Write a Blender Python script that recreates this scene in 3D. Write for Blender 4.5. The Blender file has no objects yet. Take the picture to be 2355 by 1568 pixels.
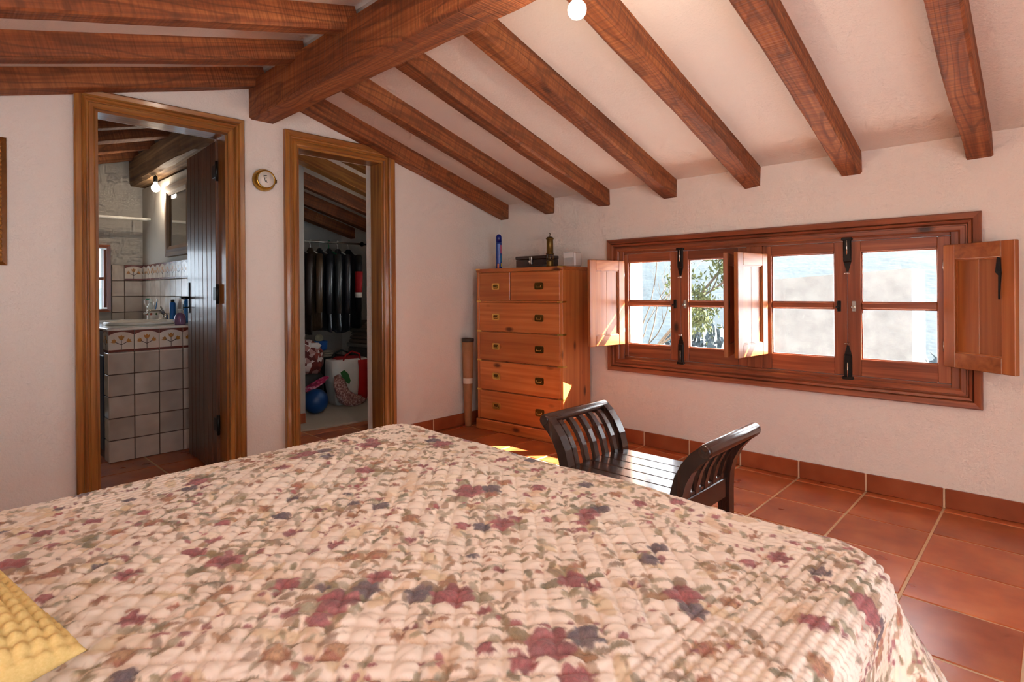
import bpy, bmesh, math, random
import numpy as np
from mathutils import Vector, Matrix, Euler

random.seed(7); RNG = np.random.default_rng(11)
scene = bpy.context.scene
COL = scene.collection
R = math.radians

# ------------------------------------------------------------------ camera, world, sun, lights, exposure
cam_d = bpy.data.cameras.new('camera'); cam = bpy.data.objects.new('camera', cam_d); COL.objects.link(cam)
cam_d.sensor_fit = 'HORIZONTAL'; cam_d.sensor_width = 36.0; cam_d.lens = 1310.0 * 36.0 / 2355.0
cam_d.shift_y = -(784.0 - 667.0) / 2355.0
cam_d.clip_start = 0.02; cam_d.clip_end = 400
cam.matrix_world = (Matrix.Translation((0, 0, 1.12)) @ Matrix.Rotation(R(-46.2), 4, 'Z')
                    @ Matrix.Rotation(R(90), 4, 'X') @ Matrix.Rotation(R(-0.45), 4, 'Z'))
scene.camera = cam

world = bpy.data.worlds.new('world'); scene.world = world; world.use_nodes = True
_bg = world.node_tree.nodes['Background']
_bg.inputs['Color'].default_value = (0.62, 0.80, 1.0, 1); _bg.inputs['Strength'].default_value = 1.6

def light(name, kind, loc, energy, color, **kw):
    d = bpy.data.lights.new(name, kind); d.energy = energy; d.color = color
    for k, v in kw.items():
        if k != 'aim': setattr(d, k, v)
    o = bpy.data.objects.new(name, d); o.location = loc; COL.objects.link(o)
    if 'aim' in kw:
        o.rotation_euler = Vector(kw['aim']).to_track_quat('-Z', 'Y').to_euler()
    return o

light('sun', 'SUN', (9, -4, 8), 46.0, (1.0, 0.90, 0.76), angle=R(0.5), aim=(-1.0, 1.0, -1.05))
# daylight through the glazed door behind the camera and the window in the right wall
light('glazed_door_daylight', 'AREA', (-0.3, -1.66, 0.95), 34.0, (0.74, 0.87, 1.0), shape='RECTANGLE', size=1.7, size_y=1.9, aim=(0.12, 1, 0.0))
light('window_daylight', 'AREA', (3.97, 1.36, 0.98), 40.0, (0.94, 0.97, 1.0), shape='RECTANGLE', size=1.9, size_y=0.75, aim=(-1, 0.0, 0.45))

vs = scene.view_settings
vs.view_transform = 'Standard'; vs.look = 'None'; vs.exposure = 0.42; vs.gamma = 1.0; vs.use_curve_mapping = False
scene.cycles.max_bounces = 5; scene.cycles.diffuse_bounces = 4; scene.cycles.glossy_bounces = 2
scene.cycles.use_adaptive_sampling = True; scene.cycles.adaptive_threshold = 0.14; scene.cycles.adaptive_min_samples = 10
scene.cycles.transparent_max_bounces = 8; scene.cycles.sample_clamp_indirect = 6.0
scene.cycles.caustics_reflective = False; scene.cycles.caustics_refractive = False

# ------------------------------------------------------------------ materials
def lin(c):
    if isinstance(c, str):
        c = c.lstrip('#'); c = [int(c[i:i + 2], 16) / 255 for i in (0, 2, 4)]
    return tuple((x / 12.92 if x <= 0.04045 else ((x + 0.055) / 1.055) ** 2.4) for x in c)
def rgba(c): return (*lin(c), 1.0)

class NT:
    def __init__(s, name):
        s.m = bpy.data.materials.new(name); s.m.use_nodes = True
        s.t = s.m.node_tree; s.b = s.t.nodes['Principled BSDF']; s.out = s.t.nodes['Material Output']
    def n(s, kind, **kw):
        x = s.t.nodes.new(kind)
        for k, v in kw.items():
            if k in x.inputs.keys(): x.inputs[k].default_value = v
            else: setattr(x, k, v)
        return x
    def l(s, a, b): s.t.links.new(a, b)
    def coords(s, scale=(1, 1, 1), rnd=True):
        tc = s.n('ShaderNodeTexCoord'); mp = s.n('ShaderNodeMapping'); mp.inputs['Scale'].default_value = scale
        s.l(tc.outputs['Object'], mp.inputs['Vector'])
        if not rnd: return mp.outputs[0]
        oi = s.n('ShaderNodeObjectInfo'); mu = s.n('ShaderNodeMath', operation='MULTIPLY'); mu.inputs[1].default_value = 37.0
        s.l(oi.outputs['Random'], mu.inputs[0])
        ad = s.n('ShaderNodeVectorMath', operation='ADD'); s.l(mp.outputs[0], ad.inputs[0]); s.l(mu.outputs[0], ad.inputs[1])
        return ad.outputs[0]
    def noise(s, vec, scale, detail=3, rough=0.55, dist=0.0):
        x = s.n('ShaderNodeTexNoise'); x.inputs['Scale'].default_value = scale; x.inputs['Detail'].default_value = detail
        x.inputs['Roughness'].default_value = rough; x.inputs['Distortion'].default_value = dist
        s.l(vec, x.inputs['Vector']); return x.outputs['Fac']
    def ramp(s, fac, stops):
        x = s.n('ShaderNodeValToRGB'); e = x.color_ramp.elements
        while len(e) < len(stops): e.new(0.5)
        for i, (p, c) in enumerate(stops):
            e[i].position = p; e[i].color = rgba(c) if isinstance(c, str) else (c, c, c, 1)
        s.l(fac, x.inputs['Fac']); return x.outputs['Color']
    def mix(s, fac, a, b, mode='MIX'):
        x = s.n('ShaderNodeMix', data_type='RGBA', blend_type=mode)
        for sock, v in ((0, fac), (6, a), (7, b)):
            if hasattr(v, 'links') or isinstance(v, bpy.types.NodeSocket): s.l(v, x.inputs[sock])
            elif isinstance(v, str): x.inputs[sock].default_value = rgba(v)
            else: x.inputs[sock].default_value = v
        return x.outputs[2]
    def math(s, op, a, b=None):
        x = s.n('ShaderNodeMath', operation=op)
        for i, v in enumerate((a, b)):
            if v is None: continue
            if isinstance(v, bpy.types.NodeSocket): s.l(v, x.inputs[i])
            else: x.inputs[i].default_value = v
        return x.outputs[0]
    def bump(s, h, strength, dist=0.01):
        x = s.n('ShaderNodeBump'); x.inputs['Strength'].default_value = strength; x.inputs['Distance'].default_value = dist
        s.l(h, x.inputs['Height']); s.l(x.outputs[0], s.b.inputs['Normal'])
    def color(s, c):
        if isinstance(c, str): s.b.inputs['Base Color'].default_value = rgba(c)
        else: s.l(c, s.b.inputs['Base Color'])
    def set(s, **kw):
        for k, v in kw.items(): s.b.inputs[k.replace('_', ' ')].default_value = v
        return s.m

def plain(name, c, rough=0.6, metal=0.0, var=0.0, bump=0.0, scale=40, **kw):
    t = NT(name); v = t.coords()
    n = t.noise(v, scale, 2)
    if var:
        d = lin(c); hi = tuple(min(1, x * (1 + var)) for x in d); lo = tuple(x * (1 - var) for x in d)
        t.color(t.mix(n, (*lo, 1), (*hi, 1)))
    else: t.color(c)
    if bump: t.bump(n, bump, 0.004)
    t.set(Roughness=rough, Metallic=metal)
    for k, x in kw.items(): t.b.inputs[k].default_value = x
    return t.m

def plaster(name, c, c2, bump=0.5):
    t = NT(name); v = t.coords(rnd=False)
    big = t.noise(v, 1.3, 1); t.color(t.mix(big, c, c2))
    f = t.noise(v, 70, 2, 0.65); g = t.noise(v, 9, 1)
    h = t.math('ADD', f, t.math('MULTIPLY', g, 1.6))
    t.bump(h, bump, 0.006); return t.set(Roughness=0.85)

def wood(name, stops, axis, fine=34.0, rough=0.42, bump=0.25, knots=0.0, knot_c='#3a1a0c', saw=0.0, along=0.035, coat=0.0, band=0.05):
    """stops: dark -> light colours; grain runs along axis 0/1/2"""
    t = NT(name)
    sc = [1, 1, 1]; sc[axis] = along
    v = t.coords(tuple(sc)); vr = t.coords((1, 1, 1))
    d = t.noise(v, 5.0, 1)
    rings = t.n('ShaderNodeTexNoise'); rings.inputs['Scale'].default_value = fine; rings.inputs['Detail'].default_value = 3
    rings.inputs['Roughness'].default_value = 0.62; rings.inputs['Distortion'].default_value = 0.6; t.l(v, rings.inputs['Vector'])
    bands = t.math('MULTIPLY', t.math('SINE', t.math('MULTIPLY', d, 60.0)), band)
    big = t.noise(vr, 2.2, 1)
    f = t.math('ADD', t.math('ADD', t.math('MULTIPLY', rings.outputs['Fac'], 0.75), bands), t.math('MULTIPLY', big, 0.28))
    col = t.ramp(f, [(0.30, stops[0]), (0.50, stops[1]), (0.74, stops[2])])
    if knots:
        s2 = [9, 9, 9]; s2[axis] = 4.2
        kv = t.coords(tuple(s2)); vo = t.n('ShaderNodeTexVoronoi'); vo.inputs['Scale'].default_value = 1.0; t.l(kv, vo.inputs['Vector'])
        rnd = t.n('ShaderNodeSeparateColor'); t.l(vo.outputs['Color'], rnd.inputs[0])
        keep = t.math('GREATER_THAN', rnd.outputs[0], 1.0 - knots)
        spot = t.ramp(vo.outputs['Distance'], [(0.08, 1.0), (0.21, 0.0)])
        k = t.math('MULTIPLY', spot, keep)
        col = t.mix(k, col, knot_c)
    oi = t.n('ShaderNodeObjectInfo'); hs = t.n('ShaderNodeHueSaturation'); t.l(col, hs.inputs['Color']); t.l(t.math('ADD', t.math('MULTIPLY', oi.outputs['Random'], .34), .84), hs.inputs['Value']); col = hs.outputs[0]
    if saw:
        sv = [1.2, 1.2, 1.2]; sv[axis] = 70
        sl = t.noise(t.coords(tuple(sv)), 1.0, 1); col = t.mix(t.ramp(sl, [(.36, .42), (.60, 0.0)]), col, stops[0])
        rv = [1, 1, 1]; rv[axis] = .16
        rg = t.math('SINE', t.math('MULTIPLY', t.noise(t.coords(tuple(rv)), 6.0, 1), 75.0)); col = t.mix(t.ramp(rg, [(.62, 0.0), (.95, .55)]), col, stops[0])
    t.color(col)
    h = rings.outputs['Fac']
    if saw:
        s3 = [2, 2, 2]; s3[axis] = 120
        h = t.math('ADD', h, t.math('MULTIPLY', t.noise(t.coords(tuple(s3)), 1.0, 0), saw))
    t.bump(h, bump, 0.004)
    t.set(Roughness=rough)
    if coat: t.b.inputs['Coat Weight'].default_value = coat; t.b.inputs['Coat Roughness'].default_value = 0.12
    return t.m

M = {}
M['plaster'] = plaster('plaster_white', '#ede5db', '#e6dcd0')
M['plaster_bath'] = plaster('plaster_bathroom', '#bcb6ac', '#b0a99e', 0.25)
AX = 'xyz'
for i in range(3):
    M['beam_' + AX[i]] = wood('beam_wood_' + AX[i], ['#5f331a', '#925129', '#b97340'], i, fine=34, rough=0.68, bump=0.5, knots=0.07, knot_c='#2c1409', saw=1.8, band=0.05)
    M['trim_' + AX[i]] = wood('trim_wood_' + AX[i], ['#6b3f1e', '#945d2a', '#b8803e'], i, fine=48, rough=0.32, bump=0.12, coat=0.25)
    M['win_' + AX[i]] = wood('window_wood_' + AX[i], ['#693621', '#8d4c2f', '#a96641'], i, fine=44, rough=0.36, bump=0.15, coat=0.2, knots=0.04)
    M['pine_' + AX[i]] = wood('pine_' + AX[i], ['#a5572c', '#bf6d37', '#d2874b'], i, fine=26, rough=0.38, bump=0.08, knots=0.5, knot_c='#5e2c12', coat=0.15)
    M['shut_' + AX[i]] = wood('shutter_wood_' + AX[i], ['#82451f', '#a05a2a', '#b6723c'], i, fine=24, rough=0.40, bump=0.1, knots=0.06, knot_c='#5b2c12', coat=0.15)
    M['dark_' + AX[i]] = wood('dark_wood_' + AX[i], ['#241510', '#352019', '#4a2f25'], i, fine=40, rough=0.26, bump=0.08, coat=0.5)
    M['rust_' + AX[i]] = wood('weathered_wood_' + AX[i], ['#4a3626', '#77583b', '#a3825c'], i, fine=22, rough=0.7, bump=0.9, knots=0.08)
    M['leaf_' + AX[i]] = wood('door_leaf_wood_' + AX[i], ['#40281a', '#5a3a27', '#704d34'], i, fine=44, rough=0.38, bump=0.08, coat=0.2)
M['iron'] = plain('black_iron', '#17130f', 0.45, 0.4, bump=0.3, scale=90)
M['steel'] = plain('steel', '#c9c4bb', 0.25, 0.9)
M['brass'] = plain('brass', '#b9913f', 0.3, 0.95, var=0.2, scale=60)
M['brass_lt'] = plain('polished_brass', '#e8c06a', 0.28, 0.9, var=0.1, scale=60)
M['brass_dk'] = plain('aged_brass', '#6d5427', 0.38, 0.85, var=0.3, scale=50)
M['white_ceramic'] = plain('white_ceramic', '#e9e4da', 0.12)
M['white_paint'] = plain('white_paint', '#e4e0da', 0.4)
M['black'] = plain('black_plastic', '#141210', 0.45)

def glass_mat(name, tint=(1, 1, 1, 1), refl=0.10):
    t = NT(name); t.t.nodes.remove(t.b)
    tr = t.n('ShaderNodeBsdfTransparent'); tr.inputs[0].default_value = tint
    gl = t.n('ShaderNodeBsdfGlossy'); gl.inputs['Roughness'].default_value = 0.02
    lw = t.n('ShaderNodeLayerWeight'); lw.inputs['Blend'].default_value = 0.5
    fr = t.math('ADD', t.math('MULTIPLY', t.math('POWER', lw.outputs['Facing'], 4.0), 0.5), 0.03)
    mx = t.n('ShaderNodeMixShader'); t.l(fr, mx.inputs[0]); t.l(tr.outputs[0], mx.inputs[1]); t.l(gl.outputs[0], mx.inputs[2])
    t.l(mx.outputs[0], t.out.inputs[0]); return t.m
M['glass'] = glass_mat('window_glass')

def terracotta(name, c1, c2, c3, rough=0.30):
    t = NT(name); v = t.coords()
    n = t.noise(v, 6, 2); m = t.noise(v, 45, 1)
    oi = t.n('ShaderNodeObjectInfo')
    col = t.ramp(n, [(0.3, c1), (0.52, c2), (0.72, c3)])
    hsv = t.n('ShaderNodeHueSaturation'); t.l(col, hsv.inputs['Color'])
    t.l(t.math('ADD', t.math('MULTIPLY', oi.outputs['Random'], 0.30), 0.86), hsv.inputs['Value'])
    t.color(hsv.outputs[0])
    t.l(t.math('ADD', t.math('MULTIPLY', n, 0.18), rough - 0.08), t.b.inputs['Roughness'])
    t.bump(t.math('ADD', t.math('MULTIPLY', n, 2.0), t.math('MULTIPLY', m, 0.5)), 0.12, 0.004); return t.m
M['terracotta'] = terracotta('terracotta', '#a44e2a', '#ba6338', '#c97648')
M['skirting'] = terracotta('skirting_terracotta', '#8a4226', '#9a4e2e', '#a65a38')
M['grout'] = plain('grout', '#dcc09c', 0.9, var=0.08, scale=30)
M['bath_tile'] = terracotta('bathroom_tile', '#b3a394', '#c1b0a0', '#cbbdae', 0.22)
M['bath_grout'] = plain('bathroom_grout', '#5f4a3c', 0.9)
M['border_tile'] = terracotta('border_tile', '#cdbba8', '#d6c6b4', '#ddcfbf', 0.2)
M['tile_red'] = plain('tile_red_glaze', '#6e2f22', 0.25)
M['tulip'] = plain('tulip_glaze', '#b5762e', 0.25, var=0.2)
M['stem'] = plain('stem_glaze', '#4a3527', 0.25)

# ------------------------------------------------------------------ mesh helpers
class MB:
    def __init__(s): s.v = []; s.f = []; s.sm = []
    def add(s, vs, fs, smooth=False):
        o = len(s.v); s.v += [tuple(x) for x in vs]; s.f += [tuple(i + o for i in f) for f in fs]; s.sm += [smooth] * len(fs); return s
    def box(s, x0, x1, y0, y1, z0, z1, c=0.0):
        if c <= 0:
            vs = [(x, y, z) for x in (x0, x1) for y in (y0, y1) for z in (z0, z1)]
            return s.add(vs, [(0, 1, 3, 2), (4, 6, 7, 5), (0, 4, 5, 1), (2, 3, 7, 6), (0, 2, 6, 4), (1, 5, 7, 3)])
        c = min(c, (x1 - x0) * .45, (y1 - y0) * .45, (z1 - z0) * .45)
        bm = bmesh.new(); bmesh.ops.create_cube(bm, size=1.0)
        for v in bm.verts: v.co = Vector(((x0 + x1) / 2 + v.co.x * (x1 - x0), (y0 + y1) / 2 + v.co.y * (y1 - y0), (z0 + z1) / 2 + v.co.z * (z1 - z0)))
        bmesh.ops.bevel(bm, geom=bm.edges[:], offset=c, segments=1, affect='EDGES', profile=0.5)
        return s.from_bm(bm)
    def from_bm(s, bm, smooth=False):
        bm.verts.index_update()
        s.add([v.co[:] for v in bm.verts], [[v.index for v in f.verts] for f in bm.faces], smooth); bm.free(); return s
    def prism(s, poly, axis, a0, a1):
        """poly: 2D points in the plane of the other two axes (in order), extruded along axis"""
        n = len(poly)
        def p3(p, a):
            q = [p[0], p[1]]; q.insert(axis, a); return tuple(q)
        vs = [p3(p, a0) for p in poly] + [p3(p, a1) for p in poly]
        fs = [tuple(range(n))[::-1], tuple(range(n, 2 * n))] + [(i, (i + 1) % n, n + (i + 1) % n, n + i) for i in range(n)]
        return s.add(vs, fs)
    def lathe(s, prof, c=(0, 0, 0), n=24, axis=2, smooth=True, sx=1.0, sy=1.0):
        """prof: (r, h) pairs"""
        vs = []
        for r, h in prof:
            for k in range(n):
                a = 2 * math.pi * k / n; q = [r * math.cos(a) * sx, r * math.sin(a) * sy]; q.insert(axis, h)
                vs.append((q[0] + c[0], q[1] + c[1], q[2] + c[2]))
        fs = []
        for i in range(len(prof) - 1):
            for k in range(n): fs.append((i * n + k, i * n + (k + 1) % n, (i + 1) * n + (k + 1) % n, (i + 1) * n + k))
        s.add(vs, fs, smooth)
        return s.add([vs[k] for k in range(n)], [tuple(range(n))[::-1]]).add(vs[-n:], [tuple(range(n))])
    def tube(s, pts, r, n=8, smooth=True, squash=None):
        pts = [Vector(p) for p in pts]; rr = r if isinstance(r, (list, tuple)) else [r] * len(pts)
        vs = []; up = Vector((0, 0, 1)); prev = None
        for i, p in enumerate(pts):
            t = (pts[min(i + 1, len(pts) - 1)] - pts[max(i - 1, 0)]).normalized()
            if prev is None:
                a = t.cross(up)
                if a.length < 1e-3: a = t.cross(Vector((1, 0, 0)))
                a.normalize()
            else:
                a = (prev - t * prev.dot(t)).normalized()
            prev = a; b = t.cross(a)
            for k in range(n):
                an = 2 * math.pi * k / n; q = p + (a * math.cos(an) + b * math.sin(an)) * rr[i]; vs.append(q[:])
        fs = [(i * n + k, i * n + (k + 1) % n, (i + 1) * n + (k + 1) % n, (i + 1) * n + k) for i in range(len(pts) - 1) for k in range(n)]
        s.add(vs, fs, smooth)
        return s.add(vs[:n], [tuple(range(n))[::-1]]).add(vs[-n:], [tuple(range(n))])
    def strip(s, rows, closed=False, smooth=True):
        """rows: equal-length lists of 3D points"""
        m = len(rows[0]); vs = [p for r in rows for p in r]; fs = []
        for i in range(len(rows) - 1):
            for k in range(m if closed else m - 1): fs.append((i * m + k, i * m + (k + 1) % m, (i + 1) * m + (k + 1) % m, (i + 1) * m + k))
        return s.add(vs, fs, smooth)
    def xf(s, mat):
        s.v = [tuple(mat @ Vector(p)) for p in s.v]; return s
    def mesh(s, name):
        me = bpy.data.meshes.new(name); me.from_pydata(s.v, [], s.f)
        if any(s.sm): me.polygons.foreach_set('use_smooth', s.sm)
        bm = bmesh.new(); bm.from_mesh(me); bmesh.ops.remove_doubles(bm, verts=bm.verts, dist=1e-6)
        bmesh.ops.recalc_face_normals(bm, faces=bm.faces); bm.to_mesh(me); bm.free()
        me.update(); return me

def link(o, parent=None, world=True):
    COL.objects.link(o)
    if parent is not None:
        o.parent = parent
        if world:
            p = parent; off = Vector((0, 0, 0))
            while p is not None: off += p.location; p = p.parent
            o.location = o.location - off
    return o
def obj(name, mb, mat, parent=None, world=True):
    """mb holds world coordinates when world=True, otherwise coordinates local to the parent"""
    me = mb if isinstance(mb, bpy.types.Mesh) else mb.mesh(name)
    if not me.materials: me.materials.append(M[mat] if isinstance(mat, str) else mat)
    return link(bpy.data.objects.new(name, me), parent, world)
def tag(o, label, cat, group=None):
    o['label'] = label; o['category'] = cat
    if group: o['group'] = group
    return o
def thing(name, loc, label=None, cat=None, group=None, rz=0.0):
    o = bpy.data.objects.new(name, None); o.location = loc; o.rotation_euler = (0, 0, rz); o.empty_display_size = 0.1; COL.objects.link(o)
    if label: tag(o, label, cat, group)
    return o
def struct(o, kind='structure'): o['kind'] = kind; return o
def place(me, name, loc, parent=None, rot=(0, 0, 0), world=True):
    o = bpy.data.objects.new(name, me); o.location = loc; o.rotation_euler = rot; return link(o, parent, world)
def set_mat(me, mat):
    if not me.materials: me.materials.append(M[mat] if isinstance(mat, str) else mat)
    return me

def moulding(path, prof, to3, closed=False):
    """one mesh per segment of a mitred moulding; path 2D, prof (offset to the left of the path, depth)"""
    n = len(path); segs = []
    P = [Vector(p) for p in path]
    def nrm(a, b): d = (b - a).normalized(); return Vector((-d.y, d.x))
    def mit(i):
        if closed: n0, n1 = nrm(P[i - 1], P[i]), nrm(P[i], P[(i + 1) % n])
        elif i == 0: return nrm(P[0], P[1])
        elif i == n - 1: return nrm(P[-2], P[-1])
        else: n0, n1 = nrm(P[i - 1], P[i]), nrm(P[i], P[i + 1])
        m = n0 + n1; return m / max(1e-6, m.dot(n0))
    for i in range(n if closed else n - 1):
        j = (i + 1) % n; mb = MB(); mi, mj = mit(i), mit(j); k = len(prof)
        vs = [to3(*(P[i] + mi * o), d) for o, d in prof] + [to3(*(P[j] + mj * o), d) for o, d in prof]
        fs = [(a, a + 1, k + a + 1, k + a) for a in range(k - 1)] + [(k - 1, 0, k, 2 * k - 1)]
        fs += [tuple(range(k))[::-1], tuple(range(k, 2 * k))]
        mb.add(vs, fs); segs.append((mb, P[j] - P[i]))
    return segs

def rough_beam(p0, p1, w, h, seed, jit=0.006, ch=0.008, nseg=14):
    """beam from p0 to p1 (centre of the underside) with wavy hand-cut arrises: mesh along local x, and its placing"""
    rn = random.Random(seed); p0, p1 = Vector(p0), Vector(p1); L = (p1 - p0).length; t = (p1 - p0).normalized()
    side = Vector((0, 0, 1)).cross(t).normalized(); up = t.cross(side).normalized()
    sec = [(-w / 2 + ch, 0), (w / 2 - ch, 0), (w / 2, ch), (w / 2, h), (-w / 2, h), (-w / 2, ch)]
    ph = [[rn.uniform(0, 6.28) for _ in range(3)] for _ in sec]; rows = []
    for i in range(nseg + 1):
        f = i / nseg; row = []
        for (a, b), q in zip(sec, ph):
            j = jit * (0.6 * math.sin(3.1 * f * 2 + q[0]) + 0.4 * math.sin(11 * f + q[1]) + 0.35 * rn.uniform(-1, 1)); j2 = jit * 0.7 * (math.sin(7 * f + q[2]) + 0.5 * rn.uniform(-1, 1))
            row.append((L * f, a + (j if b < h else 0), b + (j2 if b < ch else 0)))
        rows.append(row)
    mb = MB().strip(rows, closed=True, smooth=False)
    mb.add(rows[0], [tuple(range(6))[::-1]]); mb.add(rows[-1], [tuple(range(6))])
    mat = Matrix((t, side, up)).transposed().to_4x4(); mat.translation = p0
    return mb, mat
def beam_obj(name, bm, mat):
    o = obj(name, bm[0], mat); o.matrix_world = bm[1]; return o

# ------------------------------------------------------------------ the room shell
XW, YB, XL, YF = 3.61, 3.60, -1.70, -1.72        # window wall, back wall, left wall, wall behind the camera
XO = 3.93                                         # outer face of the window wall
XR = 1.50                                         # ridge
YE = 6.36                                         # far wall of bathroom and closet
def zc(x): return 2.503 - 0.30 * (x - XR) if x >= XR else 2.503 - 0.275 * (XR - x)

def wall_cols(cols, y0, y1):
    mb = MB()
    for x0, x1, zb in cols:
        top = [(x1, zc(x1)), (x0, zc(x0))] if not (x0 < XR < x1) else [(x1, zc(x1)), (XR, zc(XR)), (x0, zc(x0))]
        mb.prism([(x0, zb), (x1, zb)] + top, 1, y0, y1)
    return mb
D1 = (0.63, 1.30, 2.085); D2 = (1.715, 2.39, 2.085)     # door openings x0, x1, top
struct(obj('wall_back', wall_cols([(XL, D1[0], 0), (D1[0], D1[1], D1[2]), (D1[1], D2[0], 0), (D2[0], D2[1], D2[2]), (D2[1], XW, 0)], YB, 3.84), 'plaster'))
WY0, WY1, WZ0, WZ1 = 0.355, 2.355, 0.605, 1.40
mb = MB(); zt = zc(XO)
for y0, y1, z0, z1 in ((YF - .2, WY0, -.1, 1.87), (WY1, 3.93, -.1, 1.87), (4.50, YE, -.1, 1.87), (3.93, 4.50, -.1, 1.18), (3.93, 4.50, 1.52, 1.87), (WY0, WY1, -.1, WZ0), (WY0, WY1, WZ1, 1.87)): mb.box(XW, XO, y0, y1, z0, z1)
struct(obj('wall_right', mb, 'plaster'))
mb = MB()
for y0, y1, z0, z1 in ((YF, 3.6, 0, 0.9), (YF, 0.2, 0.9, zc(XL)), (1.4, 3.6, 0.9, zc(XL)), (0.2, 1.4, 1.5, zc(XL))): mb.box(XL - .2, XL, y0, y1, z0, z1)
struct(obj('wall_left', mb, 'plaster'))
struct(obj('wall_front', wall_cols([(XL, -1.2, 0), (-1.2, 0.6, 2.08), (0.6, XW, 0)], YF - .2, YF), 'plaster'))
mb = MB().prism([(XR, zc(XR)), (XO + .3, zc(XO + .3)), (XO + .3, zc(XO + .3) + .12), (XR, zc(XR) + .12)], 1, YF - .2, YE + .2)
struct(obj('ceiling', mb, 'plaster'))
mb = MB().prism([(XL - .2, zc(XL - .2)), (XR, zc(XR)), (XR, zc(XR) + .12), (XL - .2, zc(XL - .2) + .12)], 1, YF - .2, YE + .2)
struct(obj('ceiling', mb, 'plaster'))
# bathroom and closet shells
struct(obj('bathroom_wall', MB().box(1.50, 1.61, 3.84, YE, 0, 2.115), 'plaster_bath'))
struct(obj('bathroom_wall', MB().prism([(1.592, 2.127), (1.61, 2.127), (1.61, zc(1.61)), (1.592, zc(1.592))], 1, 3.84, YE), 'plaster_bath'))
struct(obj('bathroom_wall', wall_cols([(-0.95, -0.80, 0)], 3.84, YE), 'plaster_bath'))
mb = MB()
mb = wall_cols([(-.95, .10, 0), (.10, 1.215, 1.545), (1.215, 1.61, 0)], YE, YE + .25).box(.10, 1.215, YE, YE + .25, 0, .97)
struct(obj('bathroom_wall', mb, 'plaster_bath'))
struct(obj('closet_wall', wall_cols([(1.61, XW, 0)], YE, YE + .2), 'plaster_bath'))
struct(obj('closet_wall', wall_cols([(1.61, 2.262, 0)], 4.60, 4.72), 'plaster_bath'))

# ------------------------------------------------------------------ tiled floors
def tile_mesh(lx, ly, th, c=0.003, mat='terracotta', name='tile'):
    return set_mat(MB().box(-lx / 2, lx / 2, -ly / 2, ly / 2, -th, 0, c).mesh(name), mat)
def joints(a0, pitch, lo, hi):
    k0 = math.floor((lo - a0) / pitch); r = []; k = k0
    while a0 + k * pitch < hi:
        r.append((max(lo, a0 + k * pitch), min(hi, a0 + (k + 1) * pitch))); k += 1
    return [(a, b) for a, b in r if b - a > 0.03]
TILE_CACHE = {}
def lay(parent, x0, x1, y0, y1, skip=None):
    for xa, xb in joints(3.533, 0.352, x0, x1):
        for ya, yb in joints(0.424, 0.345, y0, y1):
            if skip and skip(xa, xb, ya, yb): continue
            k = (round(xb - xa - .011, 3), round(yb - ya - .010, 3))
            if k not in TILE_CACHE: TILE_CACHE[k] = tile_mesh(k[0], k[1], 0.012)
            o = place(TILE_CACHE[k], 'tile', ((xa + xb) / 2, (ya + yb) / 2, random.uniform(-.0012, .0)), parent)
            o.rotation_euler = (random.uniform(-.002, .002), random.uniform(-.002, .002), 0)
fl = struct(obj('floor', MB().box(XL, XW, YF, YB, -.10, -.004), 'grout')); lay(fl, XL, XW, YF, YB)
fb = struct(obj('bathroom_floor', MB().box(-.80, 1.50, YB, YE, -.10, -.004), 'grout')); lay(fb, 0.45, 1.50, YB, 5.0)
fc = struct(obj('closet_floor', MB().box(1.50, XW, YB, YE, -.10, -.004), 'grout')); lay(fc, 1.70, XW, YB, 5.1)

def skirting(name, axis, fixed, lo, hi, face):
    """tiles along axis, standing against a wall face at 'fixed'; face = direction into the room"""
    mb = MB(); t = 0.010
    if axis == 1: mb.box(min(fixed, fixed + face * t), max(fixed, fixed + face * t), lo, hi, 0, .094)
    else: mb.box(lo, hi, min(fixed, fixed + face * t), max(fixed, fixed + face * t), 0, .094)
    root = struct(obj(name, mb, 'grout'))
    for a, b in joints(0.424 if axis == 1 else 3.533, 0.345 if axis == 1 else 0.352, lo, hi):
        L = round(b - a - .009, 3); key = (axis, L, face)
        if key not in TILE_CACHE:
            m2 = MB()
            if axis == 1: m2.box(-.007, .007, -L / 2, L / 2, 0, .097, .003)
            else: m2.box(-L / 2, L / 2, -.007, .007, 0, .097, .003)
            TILE_CACHE[key] = set_mat(m2.mesh('tile'), 'skirting')
        c = (a + b) / 2
        place(TILE_CACHE[key], 'tile', (fixed + face * .008, c, 0) if axis == 1 else (c, fixed + face * .008, 0), root)
skirting('baseboard_right', 1, XW, YF, YB, -1)
skirting('baseboard_back', 0, YB, 2.485, XW - .017, -1)
skirting('baseboard_back', 0, YB, 1.395, 1.623, -1)
skirting('baseboard_back', 0, YB, XL, 0.538, -1)
skirting('closet_baseboard', 0, 4.60, 1.63, 2.262, -1)

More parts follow.
